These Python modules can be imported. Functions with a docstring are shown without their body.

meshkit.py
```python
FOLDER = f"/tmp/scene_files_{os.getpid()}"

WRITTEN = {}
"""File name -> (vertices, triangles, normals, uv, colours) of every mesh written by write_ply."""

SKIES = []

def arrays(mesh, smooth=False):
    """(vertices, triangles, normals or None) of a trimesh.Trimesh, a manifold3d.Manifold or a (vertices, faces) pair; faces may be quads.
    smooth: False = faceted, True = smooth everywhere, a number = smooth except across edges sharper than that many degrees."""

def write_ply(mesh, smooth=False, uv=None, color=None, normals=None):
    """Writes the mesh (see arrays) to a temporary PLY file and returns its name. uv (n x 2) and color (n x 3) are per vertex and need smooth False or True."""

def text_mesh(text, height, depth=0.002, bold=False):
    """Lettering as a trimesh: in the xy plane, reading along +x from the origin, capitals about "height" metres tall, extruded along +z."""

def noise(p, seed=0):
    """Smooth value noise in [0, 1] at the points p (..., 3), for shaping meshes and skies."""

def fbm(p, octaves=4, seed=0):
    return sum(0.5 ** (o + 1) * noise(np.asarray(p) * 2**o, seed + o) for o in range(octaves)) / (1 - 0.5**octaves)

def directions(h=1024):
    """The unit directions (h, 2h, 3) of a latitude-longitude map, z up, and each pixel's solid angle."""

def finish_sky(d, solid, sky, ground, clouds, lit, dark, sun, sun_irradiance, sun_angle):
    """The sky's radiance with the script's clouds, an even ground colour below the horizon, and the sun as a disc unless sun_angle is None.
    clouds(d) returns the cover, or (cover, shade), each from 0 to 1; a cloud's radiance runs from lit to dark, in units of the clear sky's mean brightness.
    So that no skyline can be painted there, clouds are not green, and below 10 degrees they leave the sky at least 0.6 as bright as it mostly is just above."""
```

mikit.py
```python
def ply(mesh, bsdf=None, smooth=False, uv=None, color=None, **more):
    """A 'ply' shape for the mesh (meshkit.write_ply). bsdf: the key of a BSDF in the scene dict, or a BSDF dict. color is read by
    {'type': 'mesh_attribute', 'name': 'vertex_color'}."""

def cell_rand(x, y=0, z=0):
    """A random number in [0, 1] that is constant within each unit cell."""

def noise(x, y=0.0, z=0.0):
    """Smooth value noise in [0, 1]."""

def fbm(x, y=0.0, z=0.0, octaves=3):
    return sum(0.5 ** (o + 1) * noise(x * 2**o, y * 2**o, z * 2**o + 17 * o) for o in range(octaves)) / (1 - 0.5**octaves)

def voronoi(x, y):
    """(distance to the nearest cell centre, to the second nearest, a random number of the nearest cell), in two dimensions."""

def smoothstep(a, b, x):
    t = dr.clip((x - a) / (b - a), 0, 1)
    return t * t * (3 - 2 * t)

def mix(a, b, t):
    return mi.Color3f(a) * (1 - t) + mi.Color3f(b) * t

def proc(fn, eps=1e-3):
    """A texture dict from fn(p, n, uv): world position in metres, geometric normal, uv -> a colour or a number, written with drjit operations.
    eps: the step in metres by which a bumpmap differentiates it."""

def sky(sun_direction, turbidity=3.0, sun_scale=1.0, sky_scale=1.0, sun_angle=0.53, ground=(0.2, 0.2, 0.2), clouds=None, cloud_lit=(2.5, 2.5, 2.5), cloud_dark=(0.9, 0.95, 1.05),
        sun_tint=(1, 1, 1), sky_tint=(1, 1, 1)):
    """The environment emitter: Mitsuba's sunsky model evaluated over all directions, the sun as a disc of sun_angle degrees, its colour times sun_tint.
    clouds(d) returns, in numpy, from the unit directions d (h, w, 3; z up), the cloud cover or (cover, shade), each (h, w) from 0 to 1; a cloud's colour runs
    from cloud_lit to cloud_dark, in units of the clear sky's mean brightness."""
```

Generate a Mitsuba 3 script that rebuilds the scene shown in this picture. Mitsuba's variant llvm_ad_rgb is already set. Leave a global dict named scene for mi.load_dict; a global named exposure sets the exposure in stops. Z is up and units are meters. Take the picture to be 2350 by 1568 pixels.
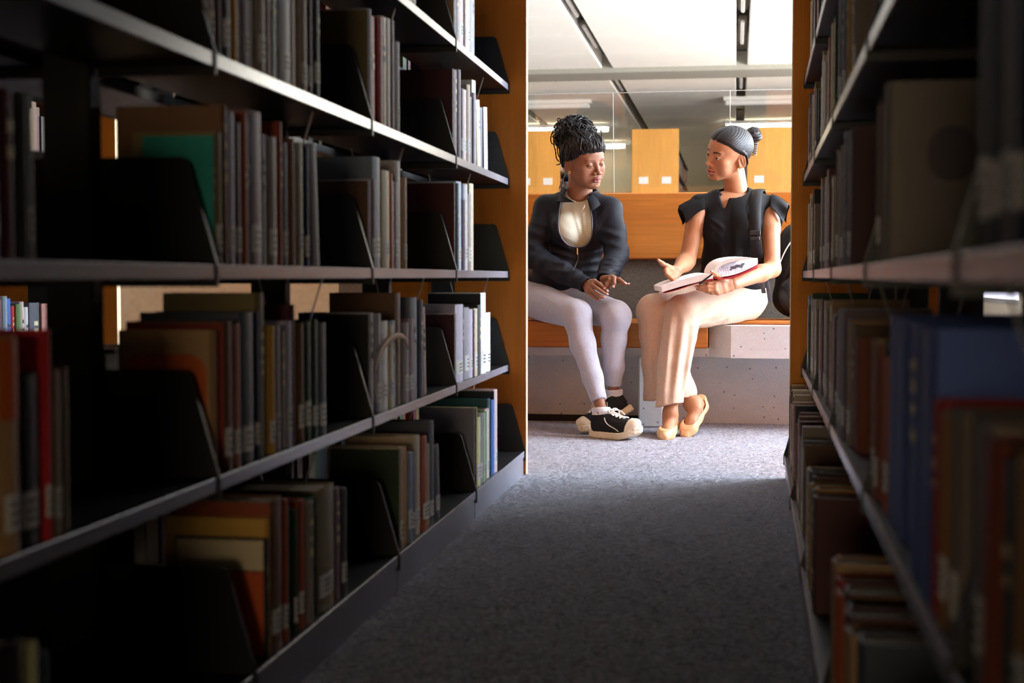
import math, random
import numpy as np
import trimesh
import manifold3d as m3
import drjit as dr
import mitsuba as mi
import mikit, meshkit
from mikit import proc, noise, fbm, smoothstep, mix, cell_rand, voronoi
from shapely.geometry import Polygon, box as sbox, LineString, Point
from shapely.ops import unary_union

T = mi.ScalarTransform4f
PI = math.pi
scene, labels = {}, {}

# ------------------------------------------------------------------ camera, light, exposure
YAW, PITCH, EYE = math.radians(8.926), math.radians(2.619), 0.6724
LOOK = [-math.sin(YAW) * math.cos(PITCH), math.cos(YAW) * math.cos(PITCH), -math.sin(PITCH)]
scene['camera'] = {
    'type': 'thinlens', 'fov': 39.595, 'fov_axis': 'x', 'aperture_radius': 0.0055, 'focus_distance': 6.15,
    'near_clip': 0.05, 'far_clip': 200.0,
    'to_world': T().look_at(origin=[0, 0, EYE], target=[LOOK[0], LOOK[1], EYE + LOOK[2]], up=[0, 0, 1])}
exposure = 0.0
NEAR_WINDOW = [27.5, 31.2, 35.6]      # daylight on the frosted panes beside the bench
HIGH_WINDOW = [24, 23, 20.5]   # unseen high windows further on, sills raised to light the far ceiling
LOW_WINDOW = [2.2, 2.2, 2.9]
FILL_LIGHT = [15.0, 11.8, 7.8]    # added glowing panes behind the camera, fill for the camera-facing book covers
LAMP_LIGHT = [38.0, 32.5, 21.0]      # fluorescent tubes, lit
ROOM = dict(x0=-4.6, x1=2.62, y0=-8.0, y1=24.6, z1=2.92)

# ------------------------------------------------------------------ helpers
class MB:
    """collects boxes, tubes and prisms and becomes one mesh"""
    def __init__(self): self.v, self.f, self.c, self.n = [], [], [], 0
    def add(self, v, f, c=None):
        v = np.asarray(v, float); f = np.asarray(f, int)
        if f.shape[1] == 4: f = np.vstack([f[:, [0, 1, 2]], f[:, [0, 2, 3]]])
        self.v.append(v); self.f.append(f + self.n); self.n += len(v)
        self.c.append(np.tile(np.asarray(c if c is not None else (1, 1, 1), float), (len(v), 1)) if c is None or np.ndim(c) == 1 else np.asarray(c, float))
        return self
    def tm(self, m, c=None): return self.add(m.vertices, m.faces, c)
    def box(self, x0, x1, y0, y1, z0, z1, ch=0.0, c=None):
        if ch <= 0:
            v = [[x, y, z] for x in (x0, x1) for y in (y0, y1) for z in (z0, z1)]
            f = [[0, 1, 3, 2], [4, 6, 7, 5], [0, 4, 5, 1], [2, 3, 7, 6], [0, 2, 6, 4], [1, 5, 7, 3]]
            return self.add(v, f, c)
        m = chamfer_box(x0, x1, y0, y1, z0, z1, ch); return self.add(m[0], m[1], c)
    def tube(self, pts, r, sides=8, c=None, cap=True):
        v, f = tube(pts, r, sides, cap); return self.add(v, f, c)
    def prism(self, poly, a0, a1, axis='y', c=None):
        """polygon given in the two other axes, swept along axis"""
        m = trimesh.creation.extrude_polygon(poly if hasattr(poly, 'exterior') else Polygon(poly), a1 - a0, engine='earcut')
        p = m.vertices.copy(); p[:, 2] += a0
        if axis == 'y': q = np.c_[p[:, 0], p[:, 2], p[:, 1]]; f = m.faces[:, ::-1]
        elif axis == 'x': q = np.c_[p[:, 2], p[:, 0], p[:, 1]]; f = m.faces
        else: q = p; f = m.faces
        return self.add(q, f, c)
    def mesh(self): return trimesh.Trimesh(np.vstack(self.v), np.vstack(self.f), process=False)
    def colors(self): return np.vstack(self.c)

def chamfer_box(x0, x1, y0, y1, z0, z1, ch):
    pts = []
    for sx, X in ((-1, x0), (1, x1)):
        for sy, Y in ((-1, y0), (1, y1)):
            for sz, Z in ((-1, z0), (1, z1)):
                pts += [[X, Y - sy * ch, Z - sz * ch], [X - sx * ch, Y, Z - sz * ch], [X - sx * ch, Y - sy * ch, Z]]
    h = m3.Manifold.hull_points(np.array(pts, float)).to_mesh()
    return np.array(h.vert_properties[:, :3], float), np.array(h.tri_verts)

def tube(pts, r, sides=8, cap=True):
    p = np.asarray(pts, float); n = len(p)
    r = np.broadcast_to(np.asarray(r, float), (n,))
    t = np.gradient(p, axis=0); t /= np.linalg.norm(t, axis=1, keepdims=True) + 1e-12
    up = np.array([0, 0, 1.0]) if abs(t[0, 2]) < 0.9 else np.array([1.0, 0, 0])
    a = np.zeros_like(p); a0 = np.cross(t[0], up); a0 /= np.linalg.norm(a0)
    for i in range(n):
        a0 = a0 - t[i] * (a0 @ t[i]); a0 /= np.linalg.norm(a0) + 1e-12; a[i] = a0
    b = np.cross(t, a); ang = np.arange(sides) * 2 * PI / sides
    v = p[:, None] + r[:, None, None] * (np.cos(ang)[None, :, None] * a[:, None] + np.sin(ang)[None, :, None] * b[:, None])
    i, j = np.meshgrid(np.arange(n - 1), np.arange(sides), indexing='ij')
    q = np.stack([i * sides + j, i * sides + (j + 1) % sides, (i + 1) * sides + (j + 1) % sides, (i + 1) * sides + j], -1).reshape(-1, 4)
    f = np.vstack([q[:, [0, 1, 2]], q[:, [0, 2, 3]]])
    v = v.reshape(-1, 3)
    if cap:
        v = np.vstack([v, p[0], p[-1]]); k = np.arange(sides)
        f = np.vstack([f, np.c_[np.full(sides, n * sides), (k + 1) % sides, k], np.c_[np.full(sides, n * sides + 1), (n - 1) * sides + k, (n - 1) * sides + (k + 1) % sides]])
    return v, f

used = {}
def numbered(name):
    k = used.get(name, -1) + 1; used[name] = k
    return name if k == 0 else f'{name}_{k:03d}'
def key(name, parent=None): return numbered((parent + '__' if parent else '') + name)
def put(name, mesh, mat, parent=None, smooth=False, **kw):
    """one mesh = one entry of the scene; returns its key"""
    k = key(name, parent)
    if isinstance(mesh, MB):
        if 'color' in kw and kw['color'] is True: kw['color'] = mesh.colors()
        mesh = mesh.mesh()
    scene[k] = mikit.ply(mesh, mat, smooth=smooth, **kw)
    return k
def tag(k, label=None, cat=None, group=None, kind=None):
    d = labels.setdefault(k, {})
    if label: d['label'] = label
    if cat: d['category'] = cat
    if group: d['group'] = group
    if kind: d['kind'] = kind
    return k
def thing(name, label, cat, group=None):
    k = key(name); tag(k, label, cat, group); return k
def struct(name, mesh, mat, label=None, **kw):
    k = put(name, mesh, mat, **kw); tag(k, label, None, None, 'structure'); return k

# ------------------------------------------------------------------ materials
def rgb(r, g=None, b=None):
    if g is None: r, g, b = r
    return {'type': 'rgb', 'value': [float(r), float(g), float(b)]}
def lin(r, g, b):
    """sRGB 0..255 -> linear"""
    a = np.array([r, g, b]) / 255.0
    return [float(v) for v in np.where(a <= 0.04045, a / 12.92, ((a + 0.055) / 1.055) ** 2.4)]
def mat(name, base, rough=0.6, spec=0.5, bump=None, bscale=0.0, two=True, **kw):
    b = base if isinstance(base, dict) else rgb(base)
    d = {'type': 'principled', 'base_color': b, 'roughness': float(rough), 'specular': float(spec), **kw}
    if bump is not None: d = {'type': 'bumpmap', 'arbitrary': bump, 'scale': float(bscale), 'bsdf': d}
    scene[name] = {'type': 'twosided', 'bsdf': d} if two else d
    return name

def wood_fn(c0, c1, axis, s=1.0):
    """grain running along the axis (0 x, 1 y, 2 z)"""
    c0, c1 = lin(*c0), lin(*c1)
    def fn(p, n, uv):
        q = [p.x, p.y, p.z]
        l = q[axis]; a = q[(axis + 1) % 3]; b = q[(axis + 2) % 3]
        w = a + b * 0.9
        f = fbm(w * 38 * s, l * 1.6, a * 11, 3)
        fine = noise(w * 420 * s, l * 7, b * 60)
        band = noise(w * 7 * s, l * 0.35, 3.1)
        t = dr.clip(0.15 + 0.75 * (f * 0.65 + band * 0.45) - 0.1, 0, 1)
        return mix(c0, c1, t) * (0.86 + 0.24 * fine)
    return fn
mat('wood_end', proc(wood_fn((200, 106, 22), (236, 146, 50), 2)), 0.5, 0.15)
mat('wood_bench', proc(wood_fn((148, 78, 20), (198, 124, 50), 0, 0.55)), 0.4, 0.4)
mat('wood_edge', rgb(lin(236, 205, 160)), 0.4, 0.5)
mat('wood_far', proc(wood_fn((214, 148, 62), (232, 172, 88), 2)), 0.45, 0.4)

def concrete_fn(p, n, uv):
    a = fbm(p.x * 2.3, p.y * 2.3 + 5, p.z * 3.1, 4)
    b = fbm(p.x * 23, p.y * 23, p.z * 23, 3)
    g = noise(p.x * 260, p.y * 260, p.z * 260)
    u = p.x + p.y
    d1, d2, w = voronoi(u * 17, p.z * 17)
    pit = smoothstep(0.10 * w, 0.05 * w, d1) * smoothstep(0.55, 0.7, w)
    base = mix(lin(180, 182, 184), lin(216, 217, 220), a * 0.8 + b * 0.3)
    return base * (0.9 + 0.16 * g) * (1 - 0.6 * pit)
mat('concrete', proc(concrete_fn), 0.8, 0.25)
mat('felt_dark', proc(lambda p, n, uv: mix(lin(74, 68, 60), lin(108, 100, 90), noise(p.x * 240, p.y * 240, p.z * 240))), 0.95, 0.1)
mat('concrete_warm', proc(lambda p, n, uv: mix(lin(214, 186, 146), lin(238, 214, 176), fbm(p.x * 30, p.y * 30, p.z * 30, 3))), 0.85, 0.2)

def carpet_fn(p, n, uv):
    a = noise(p.x * 330, p.y * 330); b = noise(p.x * 140 + 9, p.y * 140); c = fbm(p.x * 1.4, p.y * 1.4, 0.0, 3)
    s = dr.clip(a * 0.65 + b * 0.6 - 0.12, 0, 1)
    return mix(lin(61, 61, 67), lin(190, 190, 200), s) * (0.86 + 0.25 * c)
mat('carpet', proc(carpet_fn), 0.95, 0.1, bump=proc(lambda p, n, uv: noise(p.x * 260, p.y * 260) + 0.7 * noise(p.x * 120, p.y * 120)), bscale=0.004)
mat('black_metal', [0.0045, 0.0043, 0.0048], 0.4, 0.3)
mat('lip_metal', [0.165, 0.164, 0.20], 0.27, 0.8)
mat('upright_metal', [0.01, 0.01, 0.01], 0.5, 0.4)
mat('ceiling_white', [0.88, 0.86, 0.80], 0.8, 0.2)
mat('ceiling_stack', [0.10, 0.095, 0.09], 0.8, 0.2)  # unseen panels over the stacks, darkened to cut light bounced into the aisle
mat('ceiling_beam', [0.34, 0.33, 0.29], 0.7, 0.2)
mat('slot_dark', [0.10, 0.088, 0.07], 0.6, 0.3)
mat('tube_off', [0.82, 0.82, 0.80], 0.3, 0.5)
mat('wall_grey', [0.40, 0.37, 0.32], 0.85, 0.2)
mat('wall_dark', [0.16, 0.15, 0.14], 0.85, 0.2)
mat('white_card', [0.86, 0.86, 0.84], 0.6, 0.3)
mat('frame_metal', [0.35, 0.36, 0.38], 0.4, 0.5)
mat('wire_metal', [0.55, 0.53, 0.5], 0.3, 0.5, metallic=0.7)
scene['glass'] = {'type': 'thindielectric', 'int_ior': 1.5}
mat('glass_edge', [0.42, 0.44, 0.42], 0.3, 0.5)
scene['vcol'] = {'type': 'twosided', 'bsdf': {'type': 'principled', 'base_color': {'type': 'mesh_attribute', 'name': 'vertex_color'}, 'roughness': 0.55, 'specular': 0.4}}
scene['vcol_gloss'] = {'type': 'twosided', 'bsdf': {'type': 'principled', 'base_color': {'type': 'mesh_attribute', 'name': 'vertex_color'}, 'roughness': 0.28, 'specular': 0.6}}
scene['vcol_matte'] = {'type': 'twosided', 'bsdf': {'type': 'principled', 'base_color': {'type': 'mesh_attribute', 'name': 'vertex_color'}, 'roughness': 0.85, 'specular': 0.2}}
mat('page_paper', [0.56, 0.50, 0.38], 0.85, 0.2)
mat('dark_back', [0.02, 0.018, 0.018], 0.8, 0.2)
# ------------------------------------------------------------------ the room
R = ROOM
struct('floor', MB().box(R['x0'], R['x1'], R['y0'], R['y1'], -0.06, 0.0), 'carpet', 'grey speckled carpet floor')
cm = MB().box(R['x0'], R['x1'], R['y0'], R['y1'], R['z1'] + 0.16, R['z1'] + 0.24)
ceil = struct('ceiling', cm, 'slot_dark', 'white slab ceiling crossed by dark light slots')
TRACK0, TPITCH = -1.385, 1.432
tracks = [TRACK0 + TPITCH * k for k in range(-2, 3)]
edges_x = [R['x0']] + [v for t in tracks for v in (t - 0.058, t + 0.058)] + [R['x1']]
YB0, YB1 = 15.45, 16.05            # the cross beam
rowsY = list(np.arange(4.95, YB0, 1.05)) + [YB0]
rowsY = [R['y0'], 1.6] + rowsY
rowsY2 = [YB1] + list(np.arange(YB1 + 1.4, R['y1'] - 0.5, 1.4)) + [R['y1']]
for ya, yb in list(zip(rowsY[:-1], rowsY[1:])) + list(zip(rowsY2[:-1], rowsY2[1:])):
    for i in range(0, len(edges_x), 2):
        xa, xb = edges_x[i], edges_x[i + 1]
        if xb - xa < 0.05: continue
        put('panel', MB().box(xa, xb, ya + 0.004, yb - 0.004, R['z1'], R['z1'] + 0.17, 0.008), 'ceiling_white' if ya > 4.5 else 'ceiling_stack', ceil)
put('cross_beam', MB().box(R['x0'], R['x1'], YB0, YB1, R['z1'] - 0.05, R['z1'] + 0.16, 0.01), 'ceiling_beam', ceil)
# unlit tube battens lying in the slots
for t in tracks[1:4]:
    for ya in (6.2, 7.9, 9.6, 11.3, 13.0):
        k = key('slot_fitting', ceil)
        scene[k] = mikit.ply(MB().box(t - 0.04, t + 0.04, ya, ya + 1.25, R['z1'] + 0.05, R['z1'] + 0.09, 0.008).mesh(), 'slot_dark')
        put('tube', MB().tube([[t, ya + 0.04, R['z1'] + 0.035], [t, ya + 1.2, R['z1'] + 0.035]], 0.019, 10), 'tube_off', k, smooth=40)
    k = key('slot_fitting', ceil)
    scene[k] = mikit.ply(MB().box(t - 0.04, t + 0.04, 16.3, 17.6, R['z1'] + 0.05, R['z1'] + 0.09, 0.008).mesh(), 'slot_dark')
    put('tube', MB().tube([[t, 16.34, R['z1'] + 0.03], [t, 17.5, R['z1'] + 0.03]], 0.019, 10), 'tube_off', k, smooth=40)

struct('wall_back', MB().box(R['x0'], R['x1'], R['y1'], R['y1'] + 0.1, 0, R['z1'] + 0.2), 'wall_grey', 'beige grey far wall')
struct('wall_left', MB().box(R['x0'] - 0.1, R['x0'], R['y0'], R['y1'], 0, R['z1'] + 0.2), 'wall_grey')
struct('wall_front', MB().box(R['x0'], R['x1'], R['y0'] - 0.1, R['y0'], 0, R['z1'] + 0.2), 'wall_dark')
# right wall: solid beside the bookcases and beyond the beam, windows between
WINS = [(4.98, 6.28, 0.85, 2.86, 0), (6.28, 7.26, 0.85, 2.86, 0), (7.26, 8.24, 0.85, 2.86, 0),
        (9.3, 10.4, 1.75, 2.8, 1), (10.4, 12.05, 1.75, 2.8, 1), (12.05, 13.7, 1.75, 2.8, 1), (13.7, 15.35, 1.75, 2.8, 1), (13.9, 16.9, 0.40, 1.0, 2)]
WX = R['x1']
hole = unary_union([sbox(a, c, b, d) for a, b, c, d, _ in WINS])
wall = sbox(R['y0'], 0, R['y1'], R['z1'] + 0.2).difference(hole)
struct('wall_right', MB().prism(wall, WX, WX + 0.12, 'x'), 'wall_grey')
for i, (a, b, c, d, kind) in enumerate(WINS):
    fm = MB()
    for (p, q, r, s) in ((a, b, c, c + 0.05), (a, b, d - 0.05, d), (a, a + 0.04, c + 0.05, d - 0.05), (b - 0.04, b, c + 0.05, d - 0.05)):
        fm.box(WX + 0.01, WX + 0.08, p, q, r, s, 0.004)
    w = struct(f'window_{i + 1}', fm, 'frame_metal', 'window of bright frosted daylight in the right wall')
    X = WX + 0.045
    pane = MB().add([[X, a + 0.04, c + 0.05], [X, b - 0.04, c + 0.05], [X, b - 0.04, d - 0.05], [X, a + 0.04, d - 0.05]], [[0, 3, 2, 1]])
    k = put('pane', pane, 'white_card', w)
    scene[k]['emitter'] = {'type': 'area', 'radiance': rgb((NEAR_WINDOW, HIGH_WINDOW, LOW_WINDOW)[kind])}

# added fill light: unseen framed glowing panes far behind the camera
dm = MB()
for x0, x1, z0, z1 in ((-1.55, -1.45, 0, 2.45), (-0.33, -0.27, 0, 2.45), (0.85, 0.95, 0, 2.45), (-1.45, 0.85, 1.42, 2.45), (-1.45, 0.85, 0.0, 0.12)):
    dm.box(x0, x1, R['y0'] + 0.001, R['y0'] + 0.06, z0, z1, 0.004)
door = struct('door_1', dm, 'frame_metal', 'added fill light panes in a frame behind the viewer')
for x0, x1 in ((-1.45, -0.33), (-0.27, 0.85)):
    k = put('pane', MB().add([[x0, R['y0'] + 0.03, 0.12], [x1, R['y0'] + 0.03, 0.12], [x1, R['y0'] + 0.03, 1.42], [x0, R['y0'] + 0.03, 1.42]], [[0, 3, 2, 1]]), 'white_card', door)
    scene[k]['emitter'] = {'type': 'area', 'radiance': rgb(FILL_LIGHT)}

# ceiling strip lights beyond the beam: two dark ones, four lit
n = 0
for (xa, xb, yy, lit) in ((-3.2, -1.83, 18.15, 0), (-0.17, 1.2, 18.15, 0), (-3.2, -1.85, 21.05, 1), (-0.17, 1.2, 20.95, 1), (-3.2, -1.82, 23.8, 1)):
    where = 'beyond the left head' if xa < -1 else 'above the head with the bun'
    lab = (('switched-off grey strip light on the ceiling, ' + ('left one' if xa < -1 else 'right one')) if not lit else
           {-1.85: 'glowing strip light behind the braided puff of hair', 1.2: 'glowing strip light just above the head with the bun', -1.82: 'farthest short glowing strip light right of the braided hair'}[xb])
    f = thing('strip_light', lab, 'ceiling light', None)
    put('housing', MB().box(xa, xb, yy - 0.07, yy + 0.07, R['z1'] - 0.05, R['z1'] - 0.001, 0.008), 'tube_off', f)
    k = put('diffuser', MB().box(xa + 0.02, xb - 0.02, yy - 0.055, yy + 0.055, R['z1'] - 0.11, R['z1'] - 0.051, 0.015), 'tube_off', f)
    if lit: scene[k]['emitter'] = {'type': 'area', 'radiance': rgb(LAMP_LIGHT)}

# ------------------------------------------------------------------ concrete bench with wood seat and back
bench = thing('bench', 'long concrete bench with orange wood seat and backrest', 'bench')
put('base_wall', MB().box(-1.95, 0.95, 6.57, 6.80, 0, 0.33), 'concrete', bench)
slab = Polygon([(-1.95, 6.36), (-0.115, 6.36), (-0.018, 6.26), (0.95, 6.20), (0.95, 6.92), (-1.95, 6.92)])
put('seat_slab', MB().prism(slab, 0.317, 0.356, 'z'), 'concrete', bench)
blk = Polygon([(-0.115, 6.36), (-0.018, 6.26), (0.95, 6.20), (0.95, 6.80), (-0.115, 6.80)])
put('end_block', MB().prism(blk, 0.3562, 0.458, 'z'), 'concrete', bench)
put('pier', MB().box(-0.425, -0.315, 6.33, 6.57, 0, 0.3168, 0.006), 'concrete', bench)
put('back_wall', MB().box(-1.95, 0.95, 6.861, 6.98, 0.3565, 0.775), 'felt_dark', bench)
put('base_strip', MB().box(-1.95, -0.43, 6.555, 6.569, 0, 0.03, 0.003), 'dark_back', bench)
put('seat_board', MB().box(-1.94, -0.118, 6.285, 6.80, 0.3565, 0.472, 0.006), 'wood_bench', bench)
put('seat_board', MB().box(-0.112, 0.94, 6.40, 6.80, 0.4585, 0.476, 0.005), 'wood_bench', bench)
put('backrest', MB().box(-1.94, 0.94, 6.82, 6.86, 0.755, 1.072, 0.006), 'wood_bench', bench)
put('back_cap', MB().box(-1.94, 0.94, 6.861, 6.98, 0.776, 1.066, 0.006), 'wood_bench', bench)
gs = thing('glass_screen', 'low clear glass screen standing on the bench back', 'glass screen')
for k in range(-2, 2):
    xa = -0.588 + 0.556 * k
    p = put('pane', MB().add([[xa + 0.004, 6.95, 1.068], [xa + 0.552, 6.95, 1.068], [xa + 0.552, 6.862, 1.55], [xa + 0.004, 6.862, 1.55]], [[0, 1, 2, 3]]), 'glass', gs)
    put('edge', MB().tube([[xa, 6.95, 1.068], [xa, 6.862, 1.552]], 0.0021, 6).tube([[xa, 6.862, 1.552], [xa + 0.556, 6.862, 1.552]], 0.0018, 6), 'glass_edge', p)

# lit concrete wall seen under the shelf through the left bookcase
struct('wall_concrete', MB().box(-3.9, -2.45, 7.15, 7.4, 0, R['z1']).box(-2.435, -1.97, 7.15, 7.4, 0, R['z1']), 'concrete_warm', 'tan concrete wall seen through the left bookcase')
# ------------------------------------------------------------------ bookcases
ROWS = [0.080, 0.373, 0.689, 1.0006, 1.3176, 1.636, 1.952]
TOP = 2.58
BAY = 0.914
def frameT(x0, slope, ysgn=1):
    """range frame: u = depth into the shelf from the aisle, v = along the aisle, x = x0 + slope*v - s*u"""
    return x0, slope

class Range:
    """a double bookcase; s=+1: its front faces +x (shelves lie towards -x), s=-1: front faces -x"""
    def __init__(self, x0, slope, s, yend, nbays, depth=0.185, core=0.078):
        self.x0, self.sl, self.s, self.yend, self.nb, self.depth, self.core = x0, slope, s, yend, nbays, depth, core
    def P(self, u, v, z):
        """u metres in from the front edge of the shelves, v along y, z up"""
        return np.stack(np.broadcast_arrays(self.x0 + self.sl * np.asarray(v, float) - self.s * np.asarray(u, float), np.asarray(v, float) + self.s * self.sl * np.asarray(u, float), np.asarray(z, float)), -1)
    def bx(self, mb, u0, u1, v0, v1, z0, z1, ch=0.0, c=None):
        v, f = (chamfer_box(u0, u1, v0, v1, z0, z1, ch) if ch > 0 else (np.array([[a, b, d] for a in (u0, u1) for b in (v0, v1) for d in (z0, z1)], float),
                np.array([[0, 1, 3, 2], [4, 6, 7, 5], [0, 4, 5, 1], [2, 3, 7, 6], [0, 2, 6, 4], [1, 5, 7, 3]])))
        f = np.asarray(f)
        if f.shape[1] == 4: f = np.vstack([f[:, [0, 1, 2]], f[:, [0, 2, 3]]])
        q = self.P(v[:, 0], v[:, 1], v[:, 2])
        mb.add(q, f[:, ::-1] if self.s > 0 else f, c); return mb
    def plate(self, mb, v, z, u_off=0.0, flip=False, D=None, thick=0.0028):
        """sheet-steel shelf end: square at the back, sloping front, a round boss"""
        D = D or self.depth
        prof = [(-0.0025, -0.032), (-0.0025, 0.0), (0.04, 0.149), (0.044, 0.156), (0.052, 0.16), (D - 0.004, 0.16), (D - 0.004, -0.032)]
        tot = 2 * self.depth + self.core
        pts = [((tot - a) if flip else a + u_off, b + z) for a, b in prof]
        m = trimesh.creation.extrude_polygon(Polygon(pts), thick, engine='earcut')
        q = self.P(m.vertices[:, 0], v + m.vertices[:, 2], m.vertices[:, 1])
        mb.add(q, m.faces); 
        if not flip and u_off == 0.0:
            c = trimesh.creation.annulus(0.011, 0.014, 0.003, sections=20)
            mb.add(self.P(0.105 + c.vertices[:, 0], v - 0.001 + c.vertices[:, 2], z + 0.115 + c.vertices[:, 1]), c.faces)
        return mb

def build_range(rg, name, label, rows=ROWS, front=True, back=True, cat='bookcase', base_out=0.055, panel_w=(-0.06, None), near_panel=False, wood='wood_end', edge_mat='wood_edge'):
    k = thing(name, label, cat)
    tot = 2 * rg.depth + rg.core
    ub0, ub1 = rg.depth, rg.depth + rg.core
    ys = [rg.yend - BAY * (rg.nb - i) for i in range(rg.nb + 1)]
    for i, y in enumerate(ys):
        yy0, yy1 = (y - 0.02, y + 0.02) if i not in (0, rg.nb) else ((y, y + 0.03) if i == 0 else (y - 0.03, y))
        put('upright', rg.bx(MB(), ub0 + 0.001, ub1 - 0.001, yy0, yy1, 0.0, TOP - 0.03, 0.003), 'upright_metal', k)
    for i in range(rg.nb):
        a, b = ys[i] + 0.0045, ys[i + 1] - 0.0045
        for j, z in enumerate(rows):
            for side in ((0,) if front else ()) + ((1,) if back else ()):
                o = base_out if j == 0 else 0.0
                if side == 0: u0, u1 = -o, ub0
                else: u0, u1 = ub1, tot + o
                sh = put('shelf', rg.bx(MB(), u0 + 0.003, u1, a, b, z - 0.018, z, 0), 'black_metal', k)
                f0 = u0 if side == 0 else u1 - 0.003
                zl = z - 0.0205
                put('lip', rg.bx(MB(), f0, f0 + 0.003, a + 0.004, b - 0.004, zl, z + 0.001, 0.0009), 'lip_metal', sh)
                if j == 0:
                    put('kick_plate', rg.bx(MB(), f0 + (0.004 if side == 0 else -0.004), f0 + (0.008 if side == 0 else 0.0), a, b, 0.0, z - 0.021), 'lip_metal', k)
        for j, z in enumerate(rows):
            o = base_out if j == 0 else 0.0
            for side in ((0,) if front else ()) + ((1,) if back else ()):
                for v in (ys[i] + 0.0012, ys[i + 1] - 0.0042):
                    mb = MB()
                    if side == 0: rg.plate(mb, v, z, -o, False, rg.depth + o)
                    else:
                        rg.plate(mb, v, z, 0.0, True, rg.depth)
                    put('shelf_end', mb, 'black_metal', k)
    if True:
        u0, u1 = panel_w[0], panel_w[1] if panel_w[1] is not None else tot + 0.06
        pm = put('end_panel', rg.bx(MB(), u0 + 0.004, u1 - 0.004, rg.yend + 0.004, rg.yend + 0.034, 0.0, TOP, 0.0), wood, k)
        put('edge_band', rg.bx(MB(), u0, u0 + 0.0038, rg.yend + 0.003, rg.yend + 0.035, 0.0, TOP, 0.001), edge_mat, pm)
        put('edge_band', rg.bx(MB(), u1 - 0.0038, u1, rg.yend + 0.003, rg.yend + 0.035, 0.0, TOP, 0.001), edge_mat, pm)
    put('top_cover', rg.bx(MB(), 0, tot, ys[0], rg.yend, TOP - 0.03, TOP - 0.005, 0.002), 'black_metal', k)
    return k

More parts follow.
